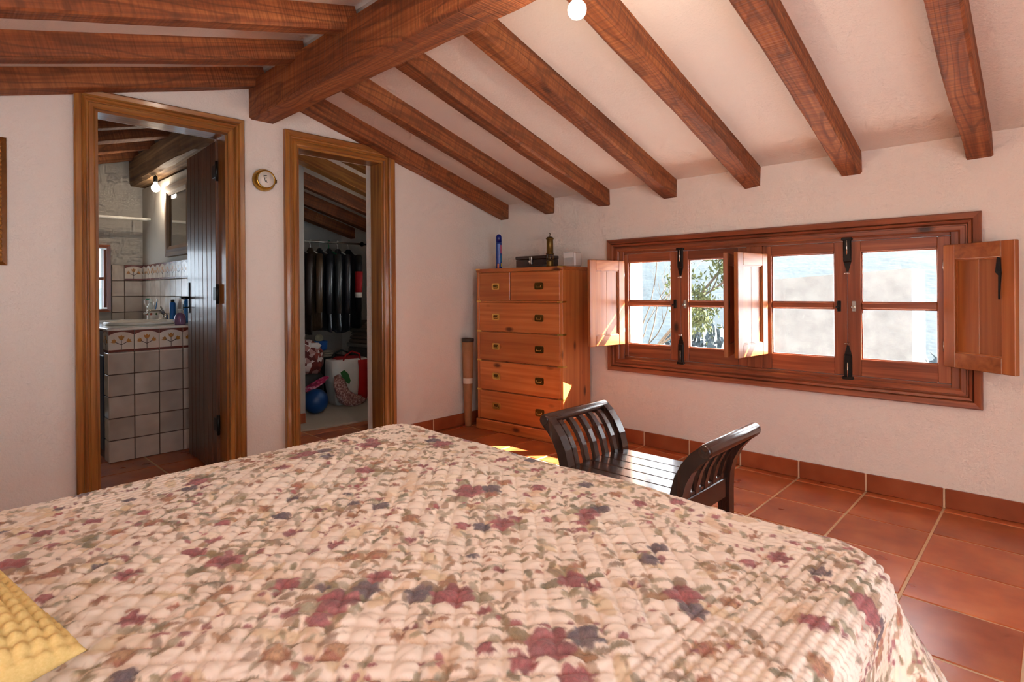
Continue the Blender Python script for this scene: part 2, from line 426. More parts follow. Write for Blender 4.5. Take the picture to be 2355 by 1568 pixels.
# ------------------------------------------------------------------ beams
obj_ridge = beam_obj('ridge_timber', rough_beam((1.505, YF, 2.186), (1.505, YB, 2.186), 0.172, 0.225, 3, jit=0.008, ch=0.014, nseg=40), 'beam_x')
tag(obj_ridge, 'thick dark wooden ridge beam running along the peak of the white ceiling', 'beam')
ORD = ['first', 'second', 'third', 'fourth', 'fifth', 'sixth', 'seventh']
RY = [3.547, 3.023, 2.488, 1.938, 1.375, 0.832, 0.280]
for i, y in enumerate(RY):
    dz = 0.30
    o = beam_obj('ceiling_rafter', rough_beam((1.545, y, 1.748 + dz * (XW - 1.545)), (XW, y, 1.748), 0.104, 0.118, 20 + i), 'beam_x')
    tag(o, '%s sloping wooden rafter from the doors on the window side of the ceiling' % ORD[i], 'rafter', 'rafters on the window side of the bedroom')
for i, y in enumerate(RY[:4]):
    o = beam_obj('ceiling_rafter', rough_beam((XL, y, 2.39 - .275 * (1.49 - XL)), (1.49, y, 2.39), 0.104, 0.112, 50 + i), 'beam_x')
    tag(o, '%s wooden rafter from the doors on the ceiling slope above the bathroom door' % ORD[i], 'rafter', 'rafters on the bathroom side of the bedroom')

# ------------------------------------------------------------------ doors
CASE = [(0, 0), (0, .012), (.008, .018), (.026, .018), (.030, .011), (.036, .011), (.042, .022), (.050, .027), (.056, .022), (.062, .030), (.084, .034), (.090, .028), (.090, 0)]
def door_casing(root, D):
    path = [(D[0] + .008, 0), (D[0] + .008, D[2] - .008), (D[1] - .008, D[2] - .008), (D[1] - .008, 0)]
    for mb, d in moulding(path, CASE, lambda a, b, dd: (a, YB - dd, b)):
        obj('casing', mb, 'trim_z' if abs(d.y) > abs(d.x) else 'trim_x', root)
    dj = .14
    obj('jamb', MB().box(D[0], D[0] + .022, YB, YB + dj, 0, D[2] - .022), 'trim_z', root)
    obj('jamb', MB().box(D[1] - .022, D[1], YB, YB + dj, 0, D[2] - .022), 'trim_z', root)
    obj('head_jamb', MB().box(D[0], D[1], YB, YB + dj, D[2] - .022, D[2]), 'trim_x', root)
door1 = struct(thing('door_1', (0.965, YB, 0))); door_casing(door1, D1)
door2 = struct(thing('door_2', (2.05, YB, 0))); door_casing(door2, D2)
# the plank door leaf, swung open into the bathroom
HX, HY = 1.268, 3.712
TM = Matrix.Translation((HX, HY, 0)) @ Matrix.Rotation(R(87), 4, 'Z')     # local x along the leaf, local y = -X side (towards the camera)
LW, LH = .645, 2.045
leaf = obj('door_leaf', MB().box(0, LW, -.030, -.006, .012, LH).xf(TM), 'leaf_z', door1); leaf['label'] = 'dark varnished plank door leaf standing open'
npl = 7; pw = LW / npl
for i in range(npl):
    obj('plank', MB().box(i * pw + .002, (i + 1) * pw - .002, -.010, .008, .012, LH, .004).xf(TM), 'leaf_z', leaf)
for z in (.25, 1.05, 1.80):
    m = MB().box(.05, LW - .05, -.048, -.030, z, z + .11, .005).xf(TM); obj('ledge', m, 'leaf_x', leaf)
    h = MB(); h.lathe([(.009, z), (.009, z + .12)], (-.012, .004, 0), 10); h.box(-.014, .05, .006, .012, z + .02, z + .10, .002); obj('hinge', h.xf(TM), 'iron', leaf)
hd = MB().box(LW - .062, LW - .030, .008, .013, .98, 1.19, .003)
hd.tube([(LW - .046, .010, 1.085), (LW - .046, .055, 1.085), (LW - .06, .066, 1.085), (LW - .16, .066, 1.08)], [.009, .009, .009, .007], 8)
obj('door_handle', hd.xf(TM), 'iron', leaf)
kk = MB().tube([(LW - .046, .012, 1.02), (LW - .046, .05, 1.02)], .004, 6); kk.box(LW - .050, LW - .042, .046, .05, 1.0, 1.04); obj('key', kk.xf(TM), 'iron', leaf)

# ------------------------------------------------------------------ the window
win = struct(thing('window_1', (XW, 1.355, WZ0)))
WC = [(0, 0), (0, .010), (.008, .018), (.026, .018), (.029, .008), (.034, .008), (.040, .026), (.052, .030), (.055, .022), (.060, .038), (.084, .044), (.092, .034), (.092, 0)]
path = [(WY0 + .004, WZ0 + .004), (WY0 + .004, WZ1 - .004), (WY1 - .004, WZ1 - .004), (WY1 - .004, WZ0 + .004)]
for mb, d in moulding(path, WC, lambda a, b, dd: (XW - dd, a, b), closed=True):
    obj('casing', mb, 'win_z' if abs(d.y) > abs(d.x) else 'win_y', win)
X0, X1 = 3.618, 3.668            # depth of frame and sashes
def wbox(name, y0, y1, z0, z1, x0=X0, x1=X1, mat='win_z', c=.003, parent=win): return obj(name, MB().box(x0, x1, y0, y1, z0, z1, c), mat, parent)
wbox('window_frame', WY0, .392, WZ0, WZ1, 3.611, 3.70); wbox('window_frame', 2.318, WY1, WZ0, WZ1, 3.611, 3.70)
wbox('window_frame', .392, 2.318, WZ0, .625, 3.611, 3.70, 'win_y'); wbox('window_frame', .392, 2.318, 1.38, WZ1, 3.611, 3.70, 'win_y')
wbox('centre_post', 1.322, 1.416, .625, 1.38, 3.608, 3.70)
PANE_Z = (.721, 1.000, 1.036, 1.317)
SASH = [(1.869, 2.318, 1.945, 2.286), (1.416, 1.867, 1.474, 1.813), (.858, 1.322, .924, 1.269), (.392, .856, .447, .790)]
for i, (a, b, pa, pb) in enumerate(SASH):
    st = MB()
    for y0, y1, z0, z1 in ((a, pa, .627, 1.378), (pb, b, .627, 1.378)): st.box(X0, X1, y0, y1, z0, z1, .003)
    sash = obj('sash', st, 'win_z', win)
    for z0, z1 in ((.627, PANE_Z[0]), (PANE_Z[3], 1.378)): obj('rail', MB().box(X0, X1, pa, pb, z0, z1, .003), 'win_y', sash)
    obj('muntin', MB().box(X0 + .004, X1 - .004, pa, pb, PANE_Z[1], PANE_Z[2], .006), 'win_y', sash)
    for z0, z1 in ((PANE_Z[0], PANE_Z[1]), (PANE_Z[2], PANE_Z[3])):
        g = MB().box(3.644, 3.648, pa, pb, z0, z1); obj('pane', g, 'glass', sash)
        bd = [((pa, z0), (pa, z1)), ((pb, z1), (pb, z0)), ((pa, z1), (pb, z1)), ((pb, z0), (pa, z0))]
        mb = MB()
        for (ya, za), (yb, zb2) in bd: mb.tube([(3.636, ya, za), (3.636, yb, zb2)], .006, 6)
        obj('glazing_bead', mb, 'win_y', sash)
# black spring bolts on the meeting stiles, catches for the shutters
for ym in (1.864, .853):
    for s in (1, -1):
        z0 = 1.405 if s > 0 else .600
        b = MB().box(3.600, 3.618, ym - .020, ym + .020, min(z0, z0 - s * .145), max(z0, z0 - s * .145), .006)
        b.box(3.596, 3.618, ym - .028, ym + .028, min(z0, z0 - s * .022), max(z0, z0 - s * .022), .004)
        b.prism([(ym - .018, z0 - s * .14), (ym + .018, z0 - s * .14), (ym + .004, z0 - s * .195), (ym - .004, z0 - s * .195)], 0, 3.606, 3.616)
        bo = obj('bolt', b, 'iron', win); bo['label'] = 'black iron spring bolt'
        r = MB().tube([(3.598 + .012 * math.cos(t), ym + .012 * math.sin(t), z0 - s * .205) for t in np.linspace(.6, 5.7, 9)], .0035, 6); obj('ring', r, 'steel', bo)
        obj('bolt_rod', MB().tube([(3.598, ym, z0 - s * .02), (3.598, ym, z0 - s * .10)], .004, 6), 'steel', bo)
    for dy, mt in ((.045, 'iron'), (-.030, 'steel')):
        y = ym + dy; c = MB().box(3.609, 3.618, y - .010, y + .010, .985, 1.045, .002); c.box(3.590, 3.610, y - .005, y + .012, 1.004, 1.016, .002)
        obj('catch', c, mt, win)
# interior shutters
def shutter(hy, ang, side, lab):
    """hinged at (3.603, hy); side=+1 leaf closes towards -Y (hinge on its left), -1 towards +Y"""
    W, T, z0, z1 = .352, .026, .716, 1.330
    r = R(ang); ux, uy = -math.sin(r), -side * math.cos(r)
    nx, ny = (-uy, ux) if side < 0 else (uy, -ux)
    Mx = Matrix(((ux, nx, 0, 3.603), (uy, ny, 0, hy), (0, 0, 1, 0), (0, 0, 0, 1)))
    sh = obj('shutter', MB().box(.004, .064, 0, T, z0, z1, .003).box(W - .060, W, 0, T, z0, z1, .003).xf(Mx), 'shut_z', win); sh['label'] = lab
    for a, b in ((z0, z0 + .075), (z1 - .075, z1)): obj('rail', MB().box(.064, W - .060, 0, T, a, b, .003).xf(Mx), 'shut_x', sh)
    for a, b in ((.064, W / 2), (W / 2, W - .060)): obj('panel', MB().box(a + .0005, b - .0005, .015, .020, z0 + .075, z1 - .075, .0015).xf(Mx), 'shut_z', sh)
    for n in (0, 1):
        yy = -.001 if n == 0 else T + .001
        mb = MB()
        for a, b, c2, d in ((.064, .070, z0 + .069, z1 - .069), (W - .066, W - .060, z0 + .069, z1 - .069), (.070, W - .066, z0 + .075, z0 + .081), (.070, W - .066, z1 - .081, z1 - .075)):
            mb.box(a, b, .008, T - .008, c2, d)
    obj('panel_bead', mb.xf(Mx), 'shut_z', sh)
    for z in (z0 + .10, z1 - .10):
        obj('hinge', MB().lathe([(.006, z - .028), (.006, z + .028)], (-.002, T / 2, 0), 8).xf(Mx), 'steel', sh)
    obj('turn_latch', MB().box(W - .035, W - .020, T, T + .006, 1.0, 1.05, .002).xf(Mx), 'iron', sh)
    return sh, Mx
shutter(2.300, 101, 1, 'sunlit pine shutter beside the chest of drawers')
shutter(1.500, 104, -1, 'shutter seen edge-on in shade')
shutter(1.282, 97, 1, 'sunlit shutter in the middle of the window')
s4, Mx = shutter(.425, 144, -1, 'wide-open pine shutter at the right')
iron = MB().prism([(.278, 1.255), (.292, 1.25), (.296, 1.18), (.288, 1.06), (.283, 1.06), (.284, 1.17), (.270, 1.185)], 1, -.006, -.001).xf(Mx); obj('hook', iron, 'iron', s4)
# holdback on the wall beside the right shutter
hb = MB().lathe([(.014, 0), (.012, .02), (.018, .03), (.010, .04)], (0, 0, 0), 12, axis=0).xf(Matrix.Translation((XW, .008, .995)) @ Matrix.Scale(-1, 4, (1, 0, 0)))
tag(obj('shutter_holdback', hb, 'iron'), 'small black iron shutter holdback on the plaster beside the widest open shutter', 'holdback')

# ------------------------------------------------------------------ bed and quilt
BZ = 0.57
bed = thing('bed', (0.37, 1.12, 0), 'wide double bed hidden under the floral quilt', 'bed')
obj('mattress', MB().box(-.62, 1.355, .32, 1.93, .27, BZ - .012, .04), plain('mattress_ticking', '#d9d2c4', 0.9), bed)
obj('bed_base', MB().box(-.62, 1.345, .33, 1.92, .13, .27, .01), 'dark_x', bed)
for x in (-.52, 1.25):
    for y in (.42, 1.83): obj('leg', MB().box(x - .03, x + .03, y - .03, y + .03, 0, .13, .004), 'dark_z', bed)

def make_quilt():
    st = 0.0038; cr, rr, zt, emax = .08, .055, BZ, .46
    cx1, cy0, cy1 = 1.372 - cr, .290 + cr, 1.935 - cr
    s = np.arange(-.64, 1.372 + emax + st, st); t = np.arange(0.290 - emax, 1.935 + emax + st, st)
    S, T = np.meshgrid(s, t, indexing='ij'); ns, nt = S.shape
    qx = np.maximum(S - cx1, 0); qy = T - np.clip(T, cy0, cy1)
    dist = np.hypot(qx, qy) + 1e-9; e = np.maximum(dist - cr, 0); ux, uy = qx / dist, qy / dist
    L = rr * math.pi / 2; ang = np.minimum(e / rr, math.pi / 2); over = np.maximum(e - L, 0)
    hor = rr * np.sin(ang); ver = rr * (1 - np.cos(ang)) + over * .985
    theta = np.arctan2(uy, ux)
    corner = np.clip(1 - np.abs(np.abs(theta) - math.pi / 4) / (math.pi / 4), 0, 1) * (qx > 1e-6) * (np.abs(qy) > 1e-6)
    per = np.where(np.abs(uy) > np.abs(ux), S, T) * 1.0
    wav = np.sin(per * 9.0 + .6) + .5 * np.sin(per * 21 + 1.0)
    hor = hor + over * (.07 + .62 * corner) + .028 * np.clip(over / .35, 0, 1) * wav * (1 - corner) + .02 * np.clip(over / .3, 0, 1) * np.sin(theta * 9)
    base = np.minimum(dist, cr)
    PX = np.where(qx > 0, cx1, S) + ux * (base + hor); PY = np.clip(T, cy0, cy1) + uy * (base + hor); PZ = zt - ver
    flat = e < 1e-6
    # soft unevenness of the made bed
    PZ = PZ + np.where(e < L, 1, 0) * (.006 * np.sin(S * 3.1 + 1) * np.sin(T * 2.3) + .004 * np.sin(S * 7 + T * 5) + .003 * np.sin(T * 11 - S * 6))
    # quilting: diamonds on top, straight channels in the border near the edges
    p = .040; a = (S + T) / math.sqrt(2); b = (S - T) / math.sqrt(2)
    dia = (np.abs(np.sin(np.pi * a / p)) ** .33) * (np.abs(np.sin(np.pi * b / p)) ** .33)
    edge = np.minimum(np.minimum(1.372 - S, T - 0.290), 1.935 - T)
    ch = np.abs(np.sin(np.pi * edge / .019)) ** .45
    bord = 1 / (1 + np.exp(-(.16 - edge) / .004))
    pucker = .0012 * np.sin(a * 310 + 4 * np.sin(b * 60)) * np.sin(b * 37 + 2 * np.sin(a * 23)) + .0008 * np.sin(edge * 60 + S * 420 + 3 * np.sin(T * 35)) * bord
    puff = ((1 - bord) * dia + bord * ch) * (.0092 - .004 * bord) * np.clip(1 - over / .06, .1, 1) + pucker
    V = np.stack([PX, PY, PZ], -1)
    du = np.gradient(V, axis=0); dv = np.gradient(V, axis=1); N = np.cross(du, dv); N /= np.linalg.norm(N, axis=-1, keepdims=True) + 1e-12
    V = V + N * puff[..., None]
    # ---- the printed pattern, painted in the cloth's own flat coordinates
    C = np.empty((ns, nt, 3), np.float32); C[:] = lin('#eee1d0')
    rn = np.random.default_rng(5)
    low = np.sin(S * 17 + 3 * np.sin(T * 9)) * np.sin(T * 15 + 2 * np.sin(S * 12)); C *= (1 + .05 * low)[..., None]
    C += (.035 * np.clip(np.sin(S * 60 + 5 * np.sin(T * 31)) * np.sin(T * 67 + 4 * np.sin(S * 27)), 0, 1))[..., None]
    def win(cx, cy, r):
        i0 = max(0, int((cx - r - s[0]) / st)); i1 = min(ns, int((cx + r - s[0]) / st) + 2)
        j0 = max(0, int((cy - r - t[0]) / st)); j1 = min(nt, int((cy + r - t[0]) / st) + 2)
        return slice(i0, i1), slice(j0, j1)
    def blob(cx, cy, rx, ry, an, col, al=1.0, pet=0, amp=.0, ph=0., ring=0.):
        w = win(cx, cy, max(rx, ry) * (1 + amp)); dx = S[w] - cx; dy = T[w] - cy
        if dx.size == 0: return
        c, sn = math.cos(an), math.sin(an); x = (dx * c + dy * sn) / rx; y = (-dx * sn + dy * c) / ry
        r = np.hypot(x, y); th = np.arctan2(y, x); lim = 1 + amp * np.cos(pet * th + ph)
        m = np.clip((lim - r) * max(rx, ry) / st * .9, 0, 1) * al
        cc = np.array(lin(col)) * (1 + ring * np.sin(r * 9 + 2 * np.cos(pet * th)))[..., None]
        C[w] = C[w] * (1 - m[..., None]) + cc * m[..., None]
    def stroke(x0, y0, x1, y1, wd, col, al=.9, bend=0.):
        n = max(3, int(math.hypot(x1 - x0, y1 - y0) / (st * .8)))
        for k in range(n + 1):
            f = k / n; q = bend * math.sin(math.pi * f)
            blob(x0 + (x1 - x0) * f - (y1 - y0) * q, y0 + (y1 - y0) * f + (x1 - x0) * q, wd, wd, 0, col, al)
    LEAF = ['#8f8462', '#857350', '#9b9378', '#a49c86', '#86705a', '#6f6a50', '#97704c', '#a08468']
    ROSE = ['#8a444c', '#9c4c54', '#7d3842', '#a55e64', '#91505a']
    PLUM = ['#5b4c55', '#4c424c', '#6a5a60', '#544a58']
    RUST = ['#a07050', '#94654a', '#b08a66', '#a0604c']
    smin, smax, tmin, tmax = s[0], s[-1], t[0], t[-1]
    def rp(): return rn.uniform(smin, smax), rn.uniform(tmin, tmax)
    for _ in range(900):     # pale ghost leaves
        x, y = rp(); blob(x, y, rn.uniform(.02, .05), rn.uniform(.008, .02), rn.uniform(0, 3.14), rn.choice(['#d8c29a', '#e0cdb4', '#d9bd9c', '#efe0c8']), .8)
    for _ in range(700):
        x, y = rp(); an = rn.uniform(0, 6.28); l = rn.uniform(.05, .13)
        stroke(x, y, x + l * math.cos(an), y + l * math.sin(an), .0024, rn.choice(['#8a5a40', '#7d4a38', '#8f7a58']), .7, rn.uniform(-.5, .5))
    for _ in range(3600):    # leaves, often in sprays
        x, y = rp(); an = rn.uniform(0, 6.28)
        for k in range(rn.integers(1, 4)):
            l = rn.uniform(.008, .023); blob(x, y, l, l * rn.uniform(.3, .5), an, rn.choice(LEAF), rn.uniform(.65, .95), ring=.12)
            x += 1.6 * l * math.cos(an); y += 1.6 * l * math.sin(an); an += rn.uniform(-1, 1)
    for _ in range(1000):     # small rust and rose buds
        x, y = rp(); c = rn.choice(RUST + ROSE)
        for k in range(rn.integers(1, 5)): blob(x + rn.normal(0, .013), y + rn.normal(0, .013), rn.uniform(.005, .013), rn.uniform(.004, .010), rn.uniform(0, 3), c, .9)
    def bloom(x, y, r, cols, dark):
        for k in range(6):
            an = k * 1.047 + rn.uniform(-.3, .3); blob(x + .58 * r * math.cos(an), y + .58 * r * math.sin(an), r * .52, r * .44, an, rn.choice(cols), .96, 3, .12, rn.uniform(0, 6), .16)
        blob(x, y, r * .62, r * .58, 0, rn.choice(cols), .96, 5, .16, rn.uniform(0, 6), .22)
        for k in range(9):
            an = rn.uniform(0, 6.28); q = r * rn.uniform(.15, .8); blob(x + q * math.cos(an), y + q * math.sin(an), r * .16, r * .05, an + 1.57, dark, .6)
        for k in range(5):
            an = rn.uniform(0, 6.28); q = r * rn.uniform(.1, .7); blob(x + q * math.cos(an), y + q * math.sin(an), r * .10, r * .05, an, '#c98d86', .5)
    pts = []
    def spaced(n, d):
        k = 0
        for _ in range(n * 30):
            x, y = rp()
            if all((x - a) ** 2 + (y - b) ** 2 > (d if not isinstance(d, tuple) else d[0]) ** 2 for a, b in pts):
                pts.append((x, y)); yield x, y; k += 1
                if k >= n: return
    for x, y in spaced(62, .19):    # clusters: a big rose, a smaller one, plum companions
        an = rn.uniform(0, 6.28); r = rn.uniform(.030, .046)
        for k in range(5):
            al = rn.uniform(0, 6.28); blob(x + 1.25 * r * math.cos(al), y + 1.25 * r * math.sin(al), .030, .013, al, rn.choice(LEAF), .92, ring=.15)
        if rn.uniform() < .55:
            bloom(x - 1.5 * r * math.cos(an), y - 1.5 * r * math.sin(an), r * .75, PLUM, '#38303a')
        bloom(x, y, r, ROSE, '#5e1f2b')
        if rn.uniform() < .5: bloom(x + 1.5 * r * math.cos(an + .5), y + 1.5 * r * math.sin(an + .5), r * .6, ROSE, '#5e1f2b')
    for x, y in spaced(380, .058):
        u = rn.uniform(); bloom(x, y, rn.uniform(.014, .026), ROSE if u < .34 else (PLUM if u < .56 else RUST), '#4a2a26')
    C = np.clip(C, 0, 1)
    # ---- mesh
    idx = np.arange(ns * nt).reshape(ns, nt)
    F = np.stack([idx[:-1, :-1], idx[1:, :-1], idx[1:, 1:], idx[:-1, 1:]], -1).reshape(-1, 4)
    keep = (e.reshape(-1)[F] < emax).all(1); F = F[keep]
    used = np.unique(F); rem = -np.ones(ns * nt, np.int64); rem[used] = np.arange(used.size); F = rem[F]
    Vf = V.reshape(-1, 3)[used].astype(np.float32); Cf = C.reshape(-1, 3)[used]
    me = bpy.data.meshes.new('quilt'); me.vertices.add(len(Vf)); me.vertices.foreach_set('co', Vf.ravel())
    me.loops.add(F.size); me.loops.foreach_set('vertex_index', F.ravel().astype(np.int32))
    me.polygons.add(len(F)); me.polygons.foreach_set('loop_start', np.arange(0, F.size, 4, dtype=np.int32))
    me.polygons.foreach_set('use_smooth', np.ones(len(F), bool)); me.update(calc_edges=True); me.validate()
    at = me.color_attributes.new('print', 'FLOAT_COLOR', 'POINT')
    at.data.foreach_set('color', np.concatenate([Cf, np.ones((len(Cf), 1), np.float32)], 1).ravel().astype(np.float32))
    t2 = NT('quilted_floral_cotton'); ca = t2.n('ShaderNodeVertexColor', layer_name='print')
    v = t2.coords(rnd=False); n1 = t2.noise(v, 900, 0)
    t2.color(t2.mix(t2.math('MULTIPLY', n1, .16), ca.outputs[0], '#f3e6d2')); t2.set(Roughness=.85)
    t2.b.inputs['Sheen Weight'].default_value = .15
    me.materials.append(t2.m)
    qo = link(bpy.data.objects.new('quilt', me))
    # bound hem: a cord following the lower edge
    cont = []
    for th_ in list(np.linspace(0, 1, 3)): pass
    from collections import defaultdict
    cnt = defaultdict(int)
    E4 = np.concatenate([F[:, [0, 1]], F[:, [1, 2]], F[:, [2, 3]], F[:, [3, 0]]]); E4.sort(axis=1)
    key, c_ = np.unique(E4[:, 0].astype(np.int64) * len(Vf) + E4[:, 1], return_counts=True); bd = key[c_ == 1]
    nb = defaultdict(list)
    for k in bd: a_, b_ = int(k // len(Vf)), int(k % len(Vf)); nb[a_].append(b_); nb[b_].append(a_)
    start = int(used.searchsorted(idx[0, :][(e[0] < emax)][0])); start = max(0, min(len(Vf) - 1, int(rem[idx[0, np.where(e[0] < emax)[0][0]]])))
    chain = [start]; prev = None; cur = start
    while True:
        nx = [n_ for n_ in nb[cur] if n_ != prev and (Vf[n_][0] > -.632 or cur == start)]
        if not nx or len(chain) > 6000: break
        if cur == start: nx.sort(key=lambda n_: -Vf[n_][0])
        prev, cur = cur, nx[0]; chain.append(cur)
        if cur == start: break
    pts_ = [tuple(map(float, Vf[c__])) for c__ in chain[::6]]
    if len(pts_) > 4: obj('binding', MB().tube(pts_, .006, 6), plain('quilt_binding', '#c9a888', .85), qo)
    return qo
q = make_quilt()
tag(q, 'cream quilt printed with burgundy roses and olive leaves spread over the bed', 'quilt')

def make_cushion():
    n = 150; hs = .225; g = np.linspace(-1, 1, n); U, V = np.meshgrid(g, g, indexing='ij')
    prof = np.clip((1 - np.abs(U) ** 2.6) * (1 - np.abs(V) ** 2.6), 0, 1) ** .55
    pin = 1 - .05 * (1 - np.abs(U) ** 2) * np.abs(V) ** 6; pin2 = 1 - .05 * (1 - np.abs(V) ** 2) * np.abs(U) ** 6
    x = U * hs * pin2; y = V * hs * pin
    cell = .0175; wf = (np.abs(np.sin(np.pi * x / cell)) * np.abs(np.sin(np.pi * y / cell))) ** .6
    mb_rows = []
    top = np.stack([x, y, .078 * prof + -.0 * wf + .0105 * wf * np.clip(prof * 5, 0, 1)], -1); bot = np.stack([x, y, -.060 * prof], -1)
    mb = MB()
    for a in (top, bot):
        idx = np.arange(n * n).reshape(n, n); F = np.stack([idx[:-1, :-1], idx[1:, :-1], idx[1:, 1:], idx[:-1, 1:]], -1).reshape(-1, 4)
        mb.add(a.reshape(-1, 3).tolist(), F.tolist(), True)
    c = NT('yellow_waffle_cotton'); geo = c.coords(rnd=False); wv = c.n('ShaderNodeTexWave'); 
    n1 = c.noise(geo, 300, 2); c.color(c.mix(n1, '#c4a458', '#ddc485')); c.set(Roughness=.9)
    me = mb.mesh('waffle_cushion'); me.materials.append(c.m); return me
cu = link(bpy.data.objects.new('waffle_cushion', make_cushion())); cu.location = (-.112, 1.085, .658); cu.rotation_euler = (R(3), R(-4), R(10))
tag(cu, 'mustard yellow waffle weave cushion lying on the quilt', 'cushion')

# ------------------------------------------------------------------ bench at the foot of the bed
BX0, BX1, BYC, SH = 1.885, 2.345, 1.255, .36
bench = thing('bench', ((BX0 + BX1) / 2, BYC, 0), 'small dark wooden bench with outward curving slatted arms at the foot of the bed', 'bench')
for k in range(5):
    w = (BX1 - BX0 - .03) / 5; x = BX0 + .015 + k * w
    obj('seat_board', MB().box(x + .0015, x + w - .0015, BYC - .262, BYC + .262, SH - .022, SH, .003), 'dark_y', bench)
for x in (BX0 + .03, BX1 - .03): obj('apron', MB().box(x - .010, x + .010, BYC - .24, BYC + .24, SH - .085, SH - .022, .003), 'dark_y', bench)
def arm_path(s, z0):
    pts = [(0, z0), (0, .30), (.004, .37), (.020, .43), (.046, .48), (.078, .52), (.112, .548)]
    return [(BYC + s * (.252 + o), z) for o, z in pts if z >= z0]
def curved_bar(x0, x1, path, th):
    rows = []; n = len(path)
    for i, (y, z) in enumerate(path):
        a = Vector(path[max(i - 1, 0)]); b = Vector(path[min(i + 1, n - 1)]); d = (b - a).normalized(); nr = Vector((-d.y, d.x)) * th / 2
        rows.append([(x0, y - nr.x, z - nr.y), (x1, y - nr.x, z - nr.y), (x1, y + nr.x, z + nr.y), (x0, y + nr.x, z + nr.y)])
    mb = MB().strip(rows, closed=True, smooth=False); mb.add(rows[0], [(3, 2, 1, 0)]); mb.add(rows[-1], [(0, 1, 2, 3)]); return mb
def dense(path, k=4):
    out = []
    for (a, b), (c, d) in zip(path[:-1], path[1:]):
        for i in range(k): out.append((a + (c - a) * i / k, b + (d - b) * i / k))
    return out + [path[-1]]
for s in (1, -1):
    for x in (BX0, BX1 - .045): obj('arm_post', curved_bar(x, x + .045, arm_path(s, 0.0), .048), 'dark_z', bench)
    for k in range(5):
        x = BX0 + .045 + (k + .5) * (BX1 - BX0 - .09) / 5
        obj('arm_slat', curved_bar(x - .014, x + .014, arm_path(s, .30), .020), 'dark_z', bench)
    y = BYC + s * (.252 + .114)
    obj('arm_rail', MB().tube([(BX0 - .004, y, .552), (BX0 + .01, y, .552), (BX1 - .01, y, .552), (BX1 + .004, y, .552)], [.021, .026, .026, .021], 14), 'dark_x', bench)
    obj('side_rail', MB().box(BX0 + .045, BX1 - .045, BYC + s * .252 - .016, BYC + s * .252 + .016, .265, .345, .003), 'dark_x', bench)
    obj('screw_cap', MB().lathe([(.006, 0), (.006, .004)], (BX1 - .022, BYC + s * .252 + s * .024, .31), 10, axis=1), 'steel', bench)

# ------------------------------------------------------------------ chest of drawers
DR = thing('chest_of_drawers', (3.135, 3.425, 0), 'tall orange pine chest of drawers with brass handles in the corner by the window', 'chest of drawers', rz=R(-85.5))
DW, DD, DH = .862, .385, 1.292
L_ = dict(world=False)
obj('plinth', MB().box(0, DW, 0, DD, 0, .084, .006), 'pine_x', DR, **L_)
obj('body', MB().box(.012, DW - .012, .034, DD, .084, DH - .028).box(.012, .036, .012, .036, .084, DH - .028, .002).box(DW - .036, DW - .012, .012, .036, .084, DH - .028, .002), 'pine_z', DR, **L_)
obj('top', MB().box(.006, DW - .006, .008, DD, DH - .028, DH, .004), 'pine_x', DR, **L_)
rows = [(1.040, 1.258), (.797, 1.022), (.564, .788), (.327, .555), (.092, .318)]
obj('seam_rail', MB().box(.037, DW - .037, .010, .036, 1.024, 1.038, .002), 'pine_x', DR, **L_)
hp = MB()
def rrect(cx, cz, w, h, r, n=5):
    out = []
    for sx, sz, a0 in ((1, 1, 0), (-1, 1, 90), (-1, -1, 180), (1, -1, 270)):
        for k in range(n): a = R(a0 + 90 * k / (n - 1)); out.append((cx + sx * (w / 2 - r) + r * math.cos(a), cz + sz * (h / 2 - r) + r * math.sin(a)))
    return out
def handle(dr, x, z, bright):
    pl = MB().prism(rrect(x, z, .078, .052, .012), 1, .006, .012)
    h = obj('handle', pl, 'brass_lt' if bright else 'brass_dk', dr, **L_); h['label'] = 'recessed brass handle'  # gleam and dark reflection put into the colour
    obj('handle_recess_shade', MB().prism(rrect(x, z, .050, .030, .012), 1, .0045, .0062), 'brass_dk', h, **L_)  # raised dark slab; the hollow's shade is only its colour
    obj('bail', MB().tube([(x - .022, .003, z + .006), (x - .020, .001, z - .008), (x + .020, .001, z - .008), (x + .022, .003, z + .006)], .003, 6), 'brass_lt', h, **L_)
for i, (a, b) in enumerate(rows):
    segs = [(.038, .358), (.364, DW - .038)] if i == 0 else [(.038, DW - .038)]
    for x0, x1 in segs:
        d = obj('drawer', MB().box(x0, x1, .012, .034, a, b, .003), 'pine_x', DR, **L_)
        zc_ = (a + b) / 2
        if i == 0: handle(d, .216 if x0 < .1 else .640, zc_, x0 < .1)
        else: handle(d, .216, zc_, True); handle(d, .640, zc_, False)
for z in (1.031, .7925, .5595, .3225):
    for x0, x1 in ((.010, .058), (DW - .058, DW - .010)):
        obj('brass_strap', MB().box(x0, x1, .0095, .0125, z - .006, z + .006).box(x0 if x0 < .1 else x1 - .0015, (x0 + .0015) if x0 < .1 else x1, .0095, .060, z - .006, z + .006), 'brass_lt', DR, **L_)
for x0, x1 in ((.004, .050), (DW - .050, DW - .004)):
    obj('brass_corner', MB().box(x0, x1, .006, .046, DH - .010, DH + .0015), 'brass_lt', DR, **L_)

